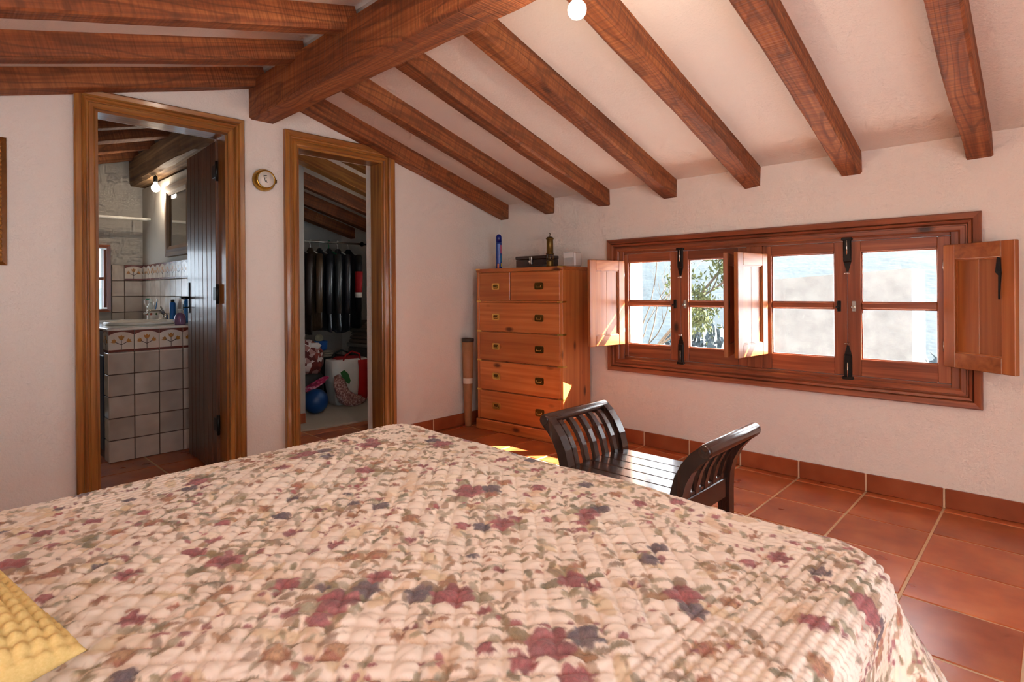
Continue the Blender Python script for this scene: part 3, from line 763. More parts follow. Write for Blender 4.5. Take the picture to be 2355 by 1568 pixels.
# things standing on the chest
ZT = DH + .0005
can = thing('spray_can', (3.325, 3.335, ZT), 'tall blue aerosol spray can on the far end of the pine chest', 'spray can')
obj('can_body', MB().lathe([(.023, 0), (.0245, .004), (.0245, .215), (.022, .225)], (0, 0, 0), 24), plain('can_blue', '#173a8c', .3), can, world=False)
obj('cap', MB().lathe([(.0235, .222), (.0235, .262), (.021, .276), (.014, .286), (.004, .290)], (0, 0, 0), 24), plain('cap_blue', '#121f78', .25), can, world=False)
def arc_patch(r, a0, a1, z0, z1, n=8):
    rows = [[(r * math.cos(a), r * math.sin(a), z) for a in np.linspace(R(a0), R(a1), n)] for z in (z0, z1)]
    return MB().strip(rows)
for a0, a1, z0, z1, c in ((195, 250, .05, .21, '#5a6fb4'), (255, 292, .13, .20, '#c9607a'), (255, 300, .06, .12, '#1f6f9a'), (190, 225, .004, .045, '#d6743f'), (262, 290, .02, .05, '#c7b53a')):
    obj('can_print', arc_patch(.0248, a0, a1, z0, z1), plain('can_print_' + c[1:], c, .35), can, world=False)
bx = thing('wooden_box', (3.40, 2.985, ZT), 'small dark wooden box with a metal clasp on the pine chest', 'box', rz=R(-87))
obj('box_body', MB().box(-.155, .155, -.075, .075, 0, .066, .003), 'dark_x', bx, world=False)
obj('box_lid', MB().box(-.159, .159, -.079, .079, .068, .094, .004), 'dark_x', bx, world=False)
cl = MB().box(-.012, .016, -.083, -.078, .028, .086, .002); cl.tube([(.002 + .014 * math.cos(t), -.085, .050 + .018 * math.sin(t)) for t in np.linspace(0, 6.28, 13)], .003, 6)
obj('clasp', cl, 'steel', bx, world=False)
ml = thing('miners_lamp', (3.30, 2.765, ZT), 'brass miner\'s safety lamp standing on the pine chest', 'lamp')
obj('lamp_base', MB().lathe([(.030, 0), (.031, .012), (.027, .030), (.029, .036), (.029, .046), (.024, .050)], n=24), 'brass_dk', ml, world=False)
obj('lamp_glass', MB().lathe([(.022, .050), (.022, .092)], n=20), 'glass', ml, world=False)
obj('lamp_wick', MB().lathe([(.006, .048), (.005, .072), (.002, .080)], n=10), 'steel', ml, world=False)
for k in range(5):
    a = k * 1.2566; obj('lamp_pillar', MB().tube([(.026 * math.cos(a), .026 * math.sin(a), .046), (.026 * math.cos(a), .026 * math.sin(a), .096)], .0025, 6), 'brass_dk', ml, world=False)
obj('lamp_bonnet', MB().lathe([(.030, .094), (.031, .102), (.026, .106), (.025, .205), (.030, .210), (.030, .216), (.022, .224), (.010, .228)], n=24), 'brass_dk', ml, world=False)
obj('lamp_hook', MB().tube([(0, 0, .226), (0, 0, .240), (.006, 0, .247), (0, 0, .254), (-.005, 0, .249)], .003, 6), 'brass_dk', ml, world=False)
t = NT('milky_plastic'); t.t.nodes.remove(t.b); tr = t.n('ShaderNodeBsdfTransparent'); df = t.n('ShaderNodeBsdfPrincipled'); df.inputs['Base Color'].default_value = rgba('#eadfd6'); df.inputs['Roughness'].default_value = .2
mx = t.n('ShaderNodeMixShader'); mx.inputs[0].default_value = .42; t.l(tr.outputs[0], mx.inputs[1]); t.l(df.outputs[0], mx.inputs[2]); t.l(mx.outputs[0], t.out.inputs[0]); M['milky'] = t.m
pb = thing('plastic_tub', (3.44, 2.660, ZT), 'milky clear plastic tub with a white label beside the brass lamp', 'tub')
obj('tub_body', MB().box(-.045, .045, -.058, .058, 0, .112, .010), 'milky', pb, world=False)
obj('label_strip', MB().box(-.047, -.0455, -.045, .050, .068, .108), 'white_paint', pb, world=False)
# leather quiver leaning in the corner
qv = thing('leather_quiver', (3.135, 3.520, 0), 'tapered tan leather tube with a pale band leaning beside the pine chest', 'leather tube')
tilt = Matrix.Rotation(R(0.6), 4, 'Y') @ Matrix.Rotation(R(-0.3), 4, 'X')
obj('tube_body', MB().lathe([(.024, .004), (.028, .02), (.034, .20), (.042, .45), (.048, .700)], n=24).xf(tilt), plain('tan_leather', '#a4724c', .55, var=.2, bump=.3, scale=25), qv, world=False)
obj('band', MB().lathe([(.0395, .355), (.0405, .357), (.0415, .398), (.040, .400)], n=24).xf(tilt), plain('pale_band', '#d9c7b4', .6), qv, world=False)
obj('rim', MB().lathe([(.0485, .695), (.051, .70), (.051, .722), (.044, .725), (.041, .700)], n=24).xf(tilt), plain('dark_leather', '#3a2a20', .5), qv, world=False)

# ------------------------------------------------------------------ on the walls
pf = thing('picture_frame', (.03, YB, 1.256), 'carved gilt wooden picture frame at the left edge of the white wall', 'picture')
px0, px1, pz0, pz1 = -.23, .293, 1.256, 1.860
path = [(px0 + .05, pz0 + .05), (px0 + .05, pz1 - .05), (px1 - .05, pz1 - .05), (px1 - .05, pz0 + .05)]
M['gilt'] = plain('aged_gilt', '#7a4a1c', .35, .35, var=.35, bump=.4, scale=30)
for mb, d in moulding(path, [(0, 0), (0, .014), (.014, .022), (.030, .022), (.050, .012), (.050, 0)], lambda a, b, dd: (a, YB - dd, b), closed=True): obj('frame_side', mb, 'gilt', pf)
bead = set_mat(MB().lathe([(.001, -.0105), (.006, -.009), (.0085, 0), (.006, .009), (.001, .0105)], n=8).mesh('bead'), plain('bead_gilt', '#a9702a', .3, .4, var=.3))
for x in (px0 + .026, px1 - .026):
    for k in range(27): place(bead, 'bead', (x, YB - .023, pz0 + .026 + k * (pz1 - pz0 - .052) / 26), pf)
obj('canvas', MB().box(px0 + .049, px1 - .049, YB - .008, YB - .002, pz0 + .049, pz1 - .049), plain('muted_canvas', '#8a7b62', .7, var=.5, scale=9), pf)
th = thing('wall_thermometer', (1.503, YB, 1.820), 'round brass wall thermometer with a white dial between the two doorways', 'thermometer')
A = dict(axis=1, n=32)
obj('case', MB().lathe([(.062, 0), (.070, -.006), (.070, -.020), (.064, -.034), (.060, -.048), (.054, -.052), (.050, -.048)], (1.503, YB, 1.82), **A), 'brass', th)
obj('dial', MB().lathe([(.0500, -.0485), (.0500, -.0495), (.001, -.0500)], (1.503, YB, 1.82), **A), plain('dial_white', '#e6dfd0', .3), th)
mk = MB()
for (x0, z0), (x1, z1) in (((-.016, .022), (.004, .024)), ((-.016, .022), (-.004, -.018)), ((-.010, .006), (.002, .010)), ((-.002, -.002), (.005, -.020))):
    mk.tube([(1.503 + x0, YB - .0502, 1.82 + z0), (1.503 + x1, YB - .0502, 1.82 + z1)], .0018, 6)
obj('dial_marks', mk, 'black', th)
lug = MB().box(1.503 + .062, 1.503 + .077, YB - .03, YB - .012, 1.808, 1.832, .003); obj('knob', lug, 'brass_dk', th)

def bulb(name, loc, r, drop, label, power):
    root = thing(name, (loc[0], loc[1], loc[2] + drop), label, 'lamp')
    e = NT('lit_bulb_' + name); e.b.inputs['Emission Color'].default_value = (1, .93, .80, 1); e.b.inputs['Emission Strength'].default_value = 9.0; e.color('#ffffff')
    z = loc[2]
    prof = [(.012, r * 1.55)] + [(r * math.sin(a), r * math.cos(a)) for a in np.linspace(.55, math.pi - .001, 14)]
    obj('bulb', MB().lathe([(a, b + z) for a, b in prof], (loc[0], loc[1], 0), 24), e.m, root)
    obj('socket', MB().lathe([(.014, z + r * 1.5), (.016, z + r * 1.6), (.016, z + r * 1.5 + .045), (.006, z + r * 1.5 + .055)], (loc[0], loc[1], 0), 16), 'black', root)
    obj('cord', MB().tube([(loc[0], loc[1], z + r * 1.5 + .05), (loc[0], loc[1], z + drop)], .003, 6), 'black', root)
    l = light(name + '_light', 'POINT', (loc[0], loc[1], z - r - .012), power, (1.0, .84, .66), shadow_soft_size=.03)
    return root
bulb('pendant_bulb', (1.505, 1.137, 2.040), .031, .144, 'lit bare bulb hanging under the ridge beam', 13)

# ------------------------------------------------------------------ bathroom
bb = beam_obj('weathered_timber', rough_beam((1.475, 3.86, 2.14), (1.475, YE, 2.14), .17, .24, 91, jit=.014, ch=.022, nseg=30), 'rust_x')
tag(bb, 'rough weathered grey-brown beam above the bathroom mirror', 'beam')
for i, y in enumerate((4.10, 4.63, 5.16, 5.69, 6.22)):
    o = beam_obj('ceiling_rafter', rough_beam((-.78, y, 2.39 - .275 * (1.49 + .78)), (1.44, y, 2.39 - .275 * .05), .10, .11, 120 + i), 'beam_x')
    tag(o, '%s dark rafter from the doorway under the bathroom ceiling' % ORD[i], 'rafter', 'rafters of the bathroom')
bulb('bathroom_bulb', (1.425, 5.62, 2.025), .034, .112, 'lit bare bulb under the weathered beam in the bathroom', 6)

# wall tiles: field tiles and a decorated border row
TP = .1475
tile_f = {}
def field_tile(axis, w, h):
    k = (axis, round(w, 3), round(h, 3))
    if k not in tile_f:
        mb = MB()
        if axis == 0: mb.box(-w / 2, w / 2, -.004, .004, -h / 2, h / 2, .002)     # lies in XZ
        else: mb.box(-.004, .004, -w / 2, w / 2, -h / 2, h / 2, .002)              # lies in YZ
        tile_f[k] = set_mat(mb.mesh('tile'), 'bath_tile')
    return tile_f[k]
def tulip(mb, x, z, s, an):
    c, sn = math.cos(an), math.sin(an)
    pts = [(-.2, 0), (.2, 0), (.42, .35), (.5, .8), (.25, .62), (0, .95), (-.25, .62), (-.5, .8), (-.42, .35)]
    return [(x + (a * c - b * sn) * s, z + (a * sn + b * c) * s) for a, b in pts]
def border_meshes(axis, face):
    """decorated tile: cream field, red arched bands, three tulips on stems; local, facing 'face' along axis-normal"""
    w, h = .1435, .145; d = .0042 * face
    to = (lambda a, b, dd: (a, dd, b)) if axis == 0 else (lambda a, b, dd: (dd, a, b))
    mb = MB()
    if axis == 0: mb.box(-w / 2, w / 2, -.004, .004, -h / 2, h / 2, .002)
    else: mb.box(-.004, .004, -w / 2, w / 2, -h / 2, h / 2, .002)
    base = set_mat(mb.mesh('tile'), 'border_tile')
    def flat(polys, off):
        m = MB()
        for p in polys:
            n = len(p); cx = sum(a for a, _ in p) / n; cz = sum(b for _, b in p) / n
            vs = [to(a, b, d + off * face) for a, b in p] + [to(cx, cz, d + off * face)]
            m.add(vs, [(i, (i + 1) % n, n) for i in range(n)])
        return m
    ar = [(-w / 2, h / 2), (w / 2, h / 2)]
    top = []
    n = 8
    xs = [w / 2 - w * k / n for k in range(n + 1)]
    for xa, xb in zip(xs[:-1], xs[1:]):
        f = lambda x: h / 2 - .010 - .022 * (abs(x) / (w / 2)) ** 2
        top.append([(xa, h / 2 - .001), (xb, h / 2 - .001), (xb, f(xb)), (xa, f(xa))])
    bot = [[(-w / 2, -h / 2 + .001), (w / 2, -h / 2 + .001), (w / 2, -h / 2 + .016), (-w / 2, -h / 2 + .016)]]
    red = set_mat(flat(top, .0003).mesh('red_band'), 'tile_red'); red2 = set_mat(flat(bot, .0003).mesh('red_band'), 'tile_red')
    tl = set_mat(flat([tulip(None, 0, .008, .036, 0), tulip(None, -.032, -.006, .030, R(55)), tulip(None, .032, -.006, .030, R(-55))], .0004).mesh('tulips'), 'tulip')
    stm = set_mat(flat([[(-.002, -.056), (.002, -.056), (.002, .012), (-.002, .012)], [(-.036, -.006), (-.034, -.002), (0, -.022), (0, -.027)], [(.036, -.006), (.034, -.002), (0, -.022), (0, -.027)]], .0006).mesh('stems'), 'stem')
    return base, (('red_band', red), ('red_band', red2), ('tulip_print', tl), ('stem_print', stm))
BOR = {(a, f): border_meshes(a, f) for a, f in ((0, -1), (1, -1))}
def border(axis, face, loc, parent, sub=True):
    base, parts = BOR[(axis, face)]
    o = place(base, 'border_tile', loc, parent)
    for nm, me in parts: place(me, nm, loc, o if sub else parent)
# far wall and side wall of the bathroom
rows_z = [1.236 - TP * (k + .5) for k in range(5)]
far = struct(obj('bathroom_wall_tile', MB().box(1.245, 1.50, YE - .006, YE, .50, 1.386), 'bath_grout'))
for k in range(4):
    x1 = 1.494 - k * TP; x0 = max(1.245, x1 - TP)
    if x1 - x0 < .05: continue
    for z in rows_z: place(field_tile(0, x1 - x0 - .006, TP - .005), 'tile', ((x0 + x1) / 2, YE - .009, z), far)
    if x1 - x0 > .14: border(0, -1, ((x0 + x1) / 2, YE - .009, 1.312), far)
    else: place(set_mat(MB().box(-(x1 - x0) / 2 + .003, (x1 - x0) / 2 - .003, -.004, .004, -.0725, .0725, .002).mesh('border_tile'), 'border_tile'), 'border_tile', ((x0 + x1) / 2, YE - .009, 1.312), far)
side = struct(obj('bathroom_wall_tile', MB().box(1.494, 1.50, 4.20, YE - .014, .50, 1.386), 'bath_grout'))
for k in range(14):
    y1 = YE - .016 - k * TP; yc = y1 - TP / 2
    for z in rows_z: place(field_tile(1, TP - .005, TP - .005), 'tile', (1.491, yc, z), side)
    border(1, -1, (1.491, yc, 1.312), side)

# tiled vanity
VX0, VX1, VY0, VY1, VH = .862, 1.484, 4.506, 5.95, .862
van = thing('tiled_vanity', (1.17, 4.506, 0), 'bathroom washstand clad in beige tiles with a tulip border', 'washstand')
obj('core', MB().box(VX0 + .008, VX1, VY0 + .008, VY1, 0, VH), 'bath_grout', van)
for i in range(5):
    x0 = VX0 + i * TP; x1 = min(VX1, x0 + TP)
    if x1 - x0 < .02: continue
    for j in range(5): place(field_tile(0, x1 - x0 - .006, .139), 'tile', ((x0 + x1) / 2, VY0 + .004, .0725 + j * .145), van)
    if x1 - x0 > .1: border(0, -1, (x0 + TP / 2, VY0 + .004, .800), van, sub=True)
    obj('tile_lip', MB().box(x0 + .002, x1 - .003, VY0 - .003, VY0 + .012, .714, .725, .003), 'border_tile', van)
for j in range(5): place(field_tile(1, .118, .139), 'tile', (VX0 + .004, VY0 + .060, .0725 + j * .145), van)
border(1, -1, (VX0 + .004, VY0 + .075, .800), van)
obj('cabinet_door', MB().box(VX0 - .004, VX0 + .012, VY0 + .13, VY0 + .62, .06, .70, .004), plain('dark_blue_door', '#232a3c', .5), van)
obj('counter', MB().box(VX0 - .006, VX1, VY0 - .006, VY1, VH + .010, VH + .026, .004), 'white_ceramic', van)
ct = VH + .026
sk = MB().lathe([(.30, ct), (.315, ct + .010), (.305, ct + .020), (.285, ct + .020), (.25, ct + .006), (.05, ct + .004)], (1.185, 5.02, 0), 40, sx=.80, sy=.95)
obj('basin', sk, 'white_ceramic', van)
fc2 = MB().lathe([(.022, ct), (.020, ct + .05), (.014, ct + .06)], (1.405, 5.30, 0), 14); fc2.tube([(1.405, 5.30, ct + .05), (1.36, 5.28, ct + .085), (1.29, 5.25, ct + .09), (1.24, 5.23, ct + .065)], [.011, .010, .009, .009], 10)
fc2.tube([(1.405, 5.30, ct + .055), (1.37, 5.29, ct + .12)], [.008, .006], 8)
obj('faucet', fc2, 'steel', van)
# mirror with a rough wooden frame
mi = thing('wall_mirror', (1.50, 5.22, 1.43), 'bathroom mirror in a rough timber frame above the washstand', 'mirror')
path = [(4.995, 1.515), (4.995, 1.945), (5.455, 1.945), (5.455, 1.515)]
for mb, d in moulding(path, [(0, 0), (0, .020), (.030, .034), (.086, .030), (.090, 0)], lambda a, b, dd: (1.50 - dd, a, b), closed=True):
    obj('frame_side', mb, 'rust_z' if abs(d.y) > abs(d.x) else 'rust_y', mi)
obj('mirror_glass', MB().box(1.488, 1.498, 4.99, 5.46, 1.51, 1.95), plain('mirror_silver', '#d8dad8', .03, 1.0), mi)
sr = MB().tube([(-.79, 6.05, 1.795), (1.49, 6.05, 1.795)], .013, 10)
tag(obj('shower_rail', sr, 'white_paint'), 'thin white rail stretched across the bathroom', 'rail')
# bathroom window
w2 = struct(thing('window_2', (.65, YE, .97)))
path = [(.10, .97), (.10, 1.545), (1.215, 1.545), (1.215, .97)]
for mb, d in moulding(path, [(-.006, 0), (-.006, .02), (.022, .024), (.022, 0)], lambda a, b, dd: (a, YE - dd, b), closed=True): obj('casing', mb, 'win_z' if abs(d.y) > abs(d.x) else 'win_x', w2)
sb = obj('sash', MB().box(.12, .17, YE + .01, YE + .05, .99, 1.525).box(1.190, 1.209, YE + .01, YE + .05, .99, 1.525).box(.62, .68, YE + .01, YE + .05, .99, 1.525), 'win_z', w2)
obj('muntin', MB().box(.17, 1.19, YE + .015, YE + .045, 1.245, 1.270), 'win_x', sb)
for a, b in ((.17, .62), (.68, 1.19)): obj('pane', MB().box(a, b, YE + .028, YE + .032, .99, 1.525), 'glass', sb)
light('bathroom_window_daylight', 'AREA', (.65, YE + .20, 1.26), 5.0, (.85, .93, 1.0), shape='RECTANGLE', size=.8, size_y=.6, aim=(0.0, -1, -.1))

# toiletries on the washstand
def bottle(name, x, y, prof, col, label, cat='bottle', cap=None, capc='#f0eee8', rough=.3, group='bottles and cups on the washstand'):
    r = thing(name, (x, y, ct + .0005), label, cat, group)
    obj('bottle_body' if cat != 'cup' else 'cup_body', MB().lathe(prof, n=18), plain(name + '_' + col[1:], col, rough), r, world=False)
    if cap: obj('cap', MB().lathe(cap, n=14), plain(name + 'cap_' + capc[1:], capc, .4), r, world=False)
    return r
b1 = bottle('tall_bottle', 1.455, 5.28, [(.020, 0), (.022, .01), (.022, .145), (.012, .158)], '#1767b8', 'tall blue bottle standing beside the tap', cap=[(.014, .156), (.014, .175)], capc='#1a1512')
b2 = bottle('tall_bottle', 1.447, 4.90, [(.018, 0), (.020, .01), (.020, .165), (.012, .176)], '#1b6fc2', 'slim blue bottle behind the mauve soap dispenser', cap=[(.012, .175), (.012, .190)], capc='#1b6fc2')
b3 = bottle('soap_dispenser', 1.315, 4.60, [(.034, 0), (.037, .012), (.036, .055), (.026, .078), (.012, .086)], '#7d5a78', 'round mauve soap dispenser at the near edge of the washstand', cat='dispenser', cap=[(.010, .085), (.010, .105), (.014, .107), (.014, .114)], capc='#ece7df', rough=.12)
b4 = bottle('pump_bottle', 1.430, 4.66, [(.020, 0), (.021, .008), (.021, .11), (.010, .12)], '#dccfc9', 'pale pink bottle half hidden by the door edge', cap=[(.010, .119), (.010, .150)], capc='#7a2c30')
b5 = bottle('toothbrush_cup', 1.345, 5.42, [(.036, 0), (.040, .010), (.042, .095), (.039, .096), (.037, .012)], '#e8dfcf', 'cream patterned mug holding toothbrushes', cat='cup')
for a, c in ((0.3, '#b2502f'), (1.5, '#4f6a33'), (4.2, '#b2502f'), (5.2, '#4f6a33'), (3.3, '#b2502f')):
    m = MB().lathe([(.001, -.012), (.009, -.007), (.011, 0), (.009, .007), (.001, .012)], n=10); m.xf(Matrix.Translation((.036 * math.cos(a), .036 * math.sin(a), .058))); obj('fruit_print', m, plain('fruit_' + c[1:], c, .4), b5, world=False)
for k, (dx, dy, c) in enumerate(((.012, .01, '#2a6fb0'), (-.014, .006, '#e9e4da'), (.0, -.014, '#e9e4da'))):
    tb = thing('toothbrush', (1.345 + dx, 5.42 + dy, ct + .004), ('blue', 'white', 'pale short')[k] + ' toothbrush leaning in the patterned mug', 'toothbrush', 'toothbrushes in the mug')
    top = Vector((dx * 2.6, dy * 2.6, .165 - .012 * k)); m = MB().tube([(0, 0, .012), tuple(top)], .004, 6); obj('toothbrush_handle', m, plain('brush_' + c[1:] + str(k), c, .3), tb, world=False)
    hb = MB().box(-.005, .005, -.012, .004, -.012, .014, .002).xf(Matrix.Translation(top)); obj('brush_head', hb, 'white_paint', tb, world=False)
b6 = bottle('spray_bottle', 1.375, 5.60, [(.026, 0), (.028, .01), (.027, .11), (.012, .14), (.011, .155)], '#d5dcd6', 'clear spray bottle with a green trigger behind the mug', cap=[(.013, .154), (.013, .178), (.008, .186)], capc='#e8efe9', rough=.12)
obj('trigger', MB().box(-.036, .010, -.007, .007, .172, .186, .003), plain('green_trigger', '#3f9c7a', .4), b6, world=False)

# ------------------------------------------------------------------ closet
for i, y in enumerate((4.02, 4.50, 5.03, 5.57, 6.10)):
    o = beam_obj('ceiling_rafter', rough_beam((1.66, y, 1.748 + .30 * (XW - 1.66)), (XW, y, 1.748), .104, .118, 150 + i), 'beam_x' if i > 1 else 'trim_x')
    tag(o, '%s sloping rafter from the doorway inside the closet' % ORD[i], 'rafter', 'rafters of the closet')
rod = thing('clothes_rail', (2.9, 5.40, 1.62), 'metal clothes rail with a bracket across the closet', 'clothes rail')
obj('rod', MB().tube([(2.28, 5.40, 1.625), (3.30, 5.40, 1.625)], .011, 10), 'steel', rod)
br = MB().lathe([(.026, 0), (.026, .012), (.016, .022)], (3.30, 5.40, 1.625), 12, axis=0); br.tube([(3.31, 5.40, 1.625), (XW, 5.40, 1.625)], .009, 8); obj('bracket', br, 'iron', rod)
def garment(x, w, l, col, label, rough=.8, hook='#b9b6ae', red=False, th=.029, seed=0, gloss=0.0):
    rn = random.Random(seed); y = 5.40; zt = 1.560
    g = thing('hanging_coat', (x, y, zt - l), label, 'coat', 'clothes on the closet rail')
    prof = [(0, .10), (.03, .26), (.08, .55), (.14, .82), (.22, .97), (.5, .95), (.8, .97), (1.0, 1.0)]
    rows = []; n = 26; p1, p2 = rn.uniform(0, 6), rn.uniform(0, 6)
    for i in range(17):
        f = i / 16; ww = np.interp(f, [a for a, _ in prof], [b for _, b in prof]) * w / 2; row = []
        for k in range(n):
            a = 2 * math.pi * k / n; fold = 1 + (.12 + .30 * f) * math.sin(5 * a + p1 + 1.2 * f) + .22 * f * math.sin(9 * a + p2 + 2 * f)
            row.append((x + th * (.5 + .5 * min(1, f * 4)) * fold * math.cos(a), y + ww * math.sin(a) * (1 + .02 * math.sin(9 * f + p1)), zt - l * f - (.015 * (1 - abs(math.sin(a))) + .018 * math.sin(a * 2 + p2)) * (f > .9)))
        rows.append(row)
    m = MB().strip(rows, closed=True); m.add(rows[-1], [tuple(range(n))]); m.add(rows[0], [tuple(range(n))[::-1]])
    cm = NT('cloth_%d' % seed); cv = cm.coords((1, 1, .12)); cn = cm.noise(cv, 34, 4, .6); lo = lin(col); cm.color(cm.mix(cn, (*[x * .6 for x in lo], 1), (*[x * 1.7 for x in lo], 1)))
    cm.bump(cn, .9 if gloss else .4, .02); cm.set(Roughness=rough)
    if gloss: cm.b.inputs['Coat Weight'].default_value = gloss; cm.b.inputs['Coat Roughness'].default_value = .18
    obj('cloth', m, cm.m, g)
    for s in (-1, 1):
        sl = MB().tube([(x, y + s * w * .40, zt - .08), (x - .03, y + s * w * .52, zt - .20), (x - .04, y + s * w * .54, zt - .45), (x - .03, y + s * w * .50, zt - min(.66, l * .8))], [.034, .036, .034, .030], 10)
        obj('sleeve', sl, plain('sleeve_%d_%d' % (seed, s), col, rough), g)
    if red and True:
        obj('red_stripe', MB().tube([(x - .035, y - w * .535, zt - .24), (x - .045, y - w * .545, zt - .45)], [.039, .037], 10), plain('red_stripe', '#a3141c', .7), g)
        obj('white_stripe', MB().tube([(x - .045, y - w * .545, zt - .45), (x - .044, y - w * .54, zt - .50)], [.038, .037], 10), plain('white_stripe', '#d9d6d0', .7), g)
    hk = MB().tube([(x, y - .0, zt - .02), (x, y, zt + .035), (x, y + .015, zt + .050), (x, y + .020, zt + .072), (x, y, zt + .085), (x, y - .018, zt + .075)], .004, 6)
    hk.tube([(x, y - w * .38, zt - .075), (x, y, zt - .01), (x, y + w * .38, zt - .075)], .006, 6)
    obj('hanger', hk, plain('hanger_%d' % seed, hook, .3, .3), g)
coats = [(2.40, .44, .84, '#15161a', 'charcoal coat hanging furthest from the rail bracket', .7, '#9a968c', 0),
         (2.51, .46, .85, '#121a20', 'blue-black long coat hung second on the rail', .8, '#9a968c', 0),
         (2.62, .44, .84, '#2c1c14', 'dark brown jacket between black coats', .6, '#9a968c', 0),
         (2.72, .46, .80, '#54412f', 'brown jacket under clear shiny wrap', .35, '#d9d6cc', .8),
         (2.82, .48, .83, '#2b2b2e', 'black suit in a glossy plastic cover', .35, '#9a968c', 1.0),
         (2.92, .48, .82, '#3a3a38', 'dark grey suit in a glossy cover on a green hanger', .35, '#1d7a4c', 1.0),
         (3.02, .48, .84, '#29292d', 'black jacket in thin shiny plastic near the bracket', .4, '#d9d6cc', .8),
         (3.14, .50, .80, '#0f0f11', 'black sports jacket with red sleeve stripe at the rail end', .7, '#c9c5bb', 0)]
for i, (x, w, l, c, lab, ro, hk, gl) in enumerate(coats): garment(x, w, l, c, lab, ro, hk, red=(i == 7), seed=i + 1, gloss=gl)
light('closet_window_daylight', 'AREA', (3.90, 4.21, 1.35), 11.0, (.85, .93, 1.0), shape='RECTANGLE', size=.55, size_y=.32, aim=(-1, 0, -.1))
w3 = struct(thing('window_3', (XW, 4.21, 1.18)))
for mb, d in moulding([(3.93, 1.18), (3.93, 1.52), (4.50, 1.52), (4.50, 1.18)], [(-.03, 0), (-.03, .02), (.07, .03), (.07, 0)], lambda a, b, dd: (XW - dd, a, b), closed=True): obj('casing', mb, 'win_z' if abs(d.y) > abs(d.x) else 'win_y', w3)
obj('pane', MB().box(3.644, 3.648, 3.93, 4.50, 1.18, 1.52), 'glass', w3)
# rug and things on the closet floor
rug = []
for k in range(40):
    a = 2 * math.pi * k / 40; rug.append((2.62 + .62 * abs(math.cos(a)) ** .45 * math.copysign(1, math.cos(a)), 4.78 + .46 * abs(math.sin(a)) ** .55 * math.copysign(1, math.sin(a))))
tag(obj('rug', MB().prism(rug, 2, 0.001, .014), plain('beige_rug', '#b9ad9c', .95, var=.12, bump=.8, scale=160)), 'pale beige rug on the closet floor', 'rug')
def loft(name, cx, cy, secs, mat, root=None, n=28, pw=.5, ph=0., wob=.0):
    """soft upright body: secs (z, rx, ry) with superellipse sections"""
    rows = []
    for j, (z, rx, ry) in enumerate(secs):
        row = []
        for k in range(n):
            a = 2 * math.pi * k / n; c, s = math.cos(a), math.sin(a); q = 1 + wob * math.sin(5 * a + j * 1.3 + ph)
            row.append((cx + rx * q * abs(c) ** pw * math.copysign(1, c), cy + ry * q * abs(s) ** pw * math.copysign(1, s), z))
        rows.append(row)
    m = MB().strip(rows, closed=True); m.add(rows[0], [tuple(range(n))[::-1]]); m.add(rows[-1], [tuple(range(n))]); return obj(name, m, mat, root)
sbg = thing('shopping_bag', (2.95, 5.12, 0), 'white shopping bag with a red end and a green leaf print', 'bag')
secs = [(0.015, .15, .085), (.05, .165, .10), (.20, .19, .115), (.36, .20, .115), (.44, .195, .10), (.455, .190, .095)]
loft('bag_body', 2.95, 5.12, secs, plain('bag_white', '#d8d4cc', .5, var=.1, bump=.4, scale=8), sbg, pw=.35, wob=.02)
rp_ = []
for z, rx, ry in secs[:-1]:
    rp_.append([(2.95 + rx * f + .0045, 5.12 - ry * 1.02 - .0045 + g, z) for f, g in ((.28, -.006), (.6, -.006), (.98, .004), (1.02, .05), (1.03, ry * 1.6))])
obj('red_end', MB().strip(rp_), plain('bag_red', '#b81414', .5, bump=.3, scale=8), sbg)
lf = MB(); pts = [(-.14, .34), (-.10, .36), (-.055, .32), (-.03, .25), (-.045, .215), (-.08, .24), (-.12, .29)]
lf.add([(2.95 + a, 5.12 - .1215 - .006, b) for a, b in pts], [tuple(range(len(pts)))]); obj('leaf_print', lf, plain('leaf_green', '#2f6b35', .5), sbg)
for s in (-1, 1): obj('bag_strap', MB().tube([(2.86, 5.12 + s * .09, .44), (2.88, 5.12 + s * .11, .50), (2.95, 5.12 + s * .10, .53), (3.03, 5.12 + s * .11, .50), (3.05, 5.12 + s * .09, .44)], .009, 6), plain('strap_%d' % s, '#16201a' if s > 0 else '#b81414', .6), sbg)
loft('packed_cloth', 2.95, 5.12, [(.40, .12, .06), (.455, .14, .07), (.475, .10, .05)], plain('red_cloth', '#9a1d1d', .8, var=.4, scale=30), sbg, wob=.08)
cs = thing('dark_trunk', (2.82, 5.62, 0), 'low black trunk under the hanging coats', 'trunk')
obj('trunk_body', MB().box(2.46, 3.16, 5.46, 5.86, 0, .38, .012), plain('trunk_black', '#15130f', .6), cs); obj('trunk_lid', MB().box(2.45, 3.17, 5.45, 5.87, .382, .44, .012), plain('trunk_lid', '#1c1813', .6), cs)
def folded(name, x0, x1, y0, y1, z0, n, th, col, label, cat='blanket', rot=0.0, grp=None):
    r = thing(name, ((x0 + x1) / 2, (y0 + y1) / 2, z0), label, cat, grp)
    for k in range(n):
        z = z0 + k * th; j = .008 * ((k * 37) % 5 - 2); m = MB().box(x0 + j, x1 + j * .5, y0 + abs(j), y1, z + .001, z + th - .001, th * .42); obj('fold', m, plain(name + '%d_%s' % (k, col[1:]), col, .95, var=.15, bump=.5, scale=60), r)
folded('folded_towel', 2.70, 3.00, 5.46, 5.70, .441, 3, .022, '#9d937c', 'folded khaki towel on the black trunk', 'towel')
gb = thing('storage_box', (3.42, 5.40, 0), 'grey plastic storage box under the folded blankets', 'box')
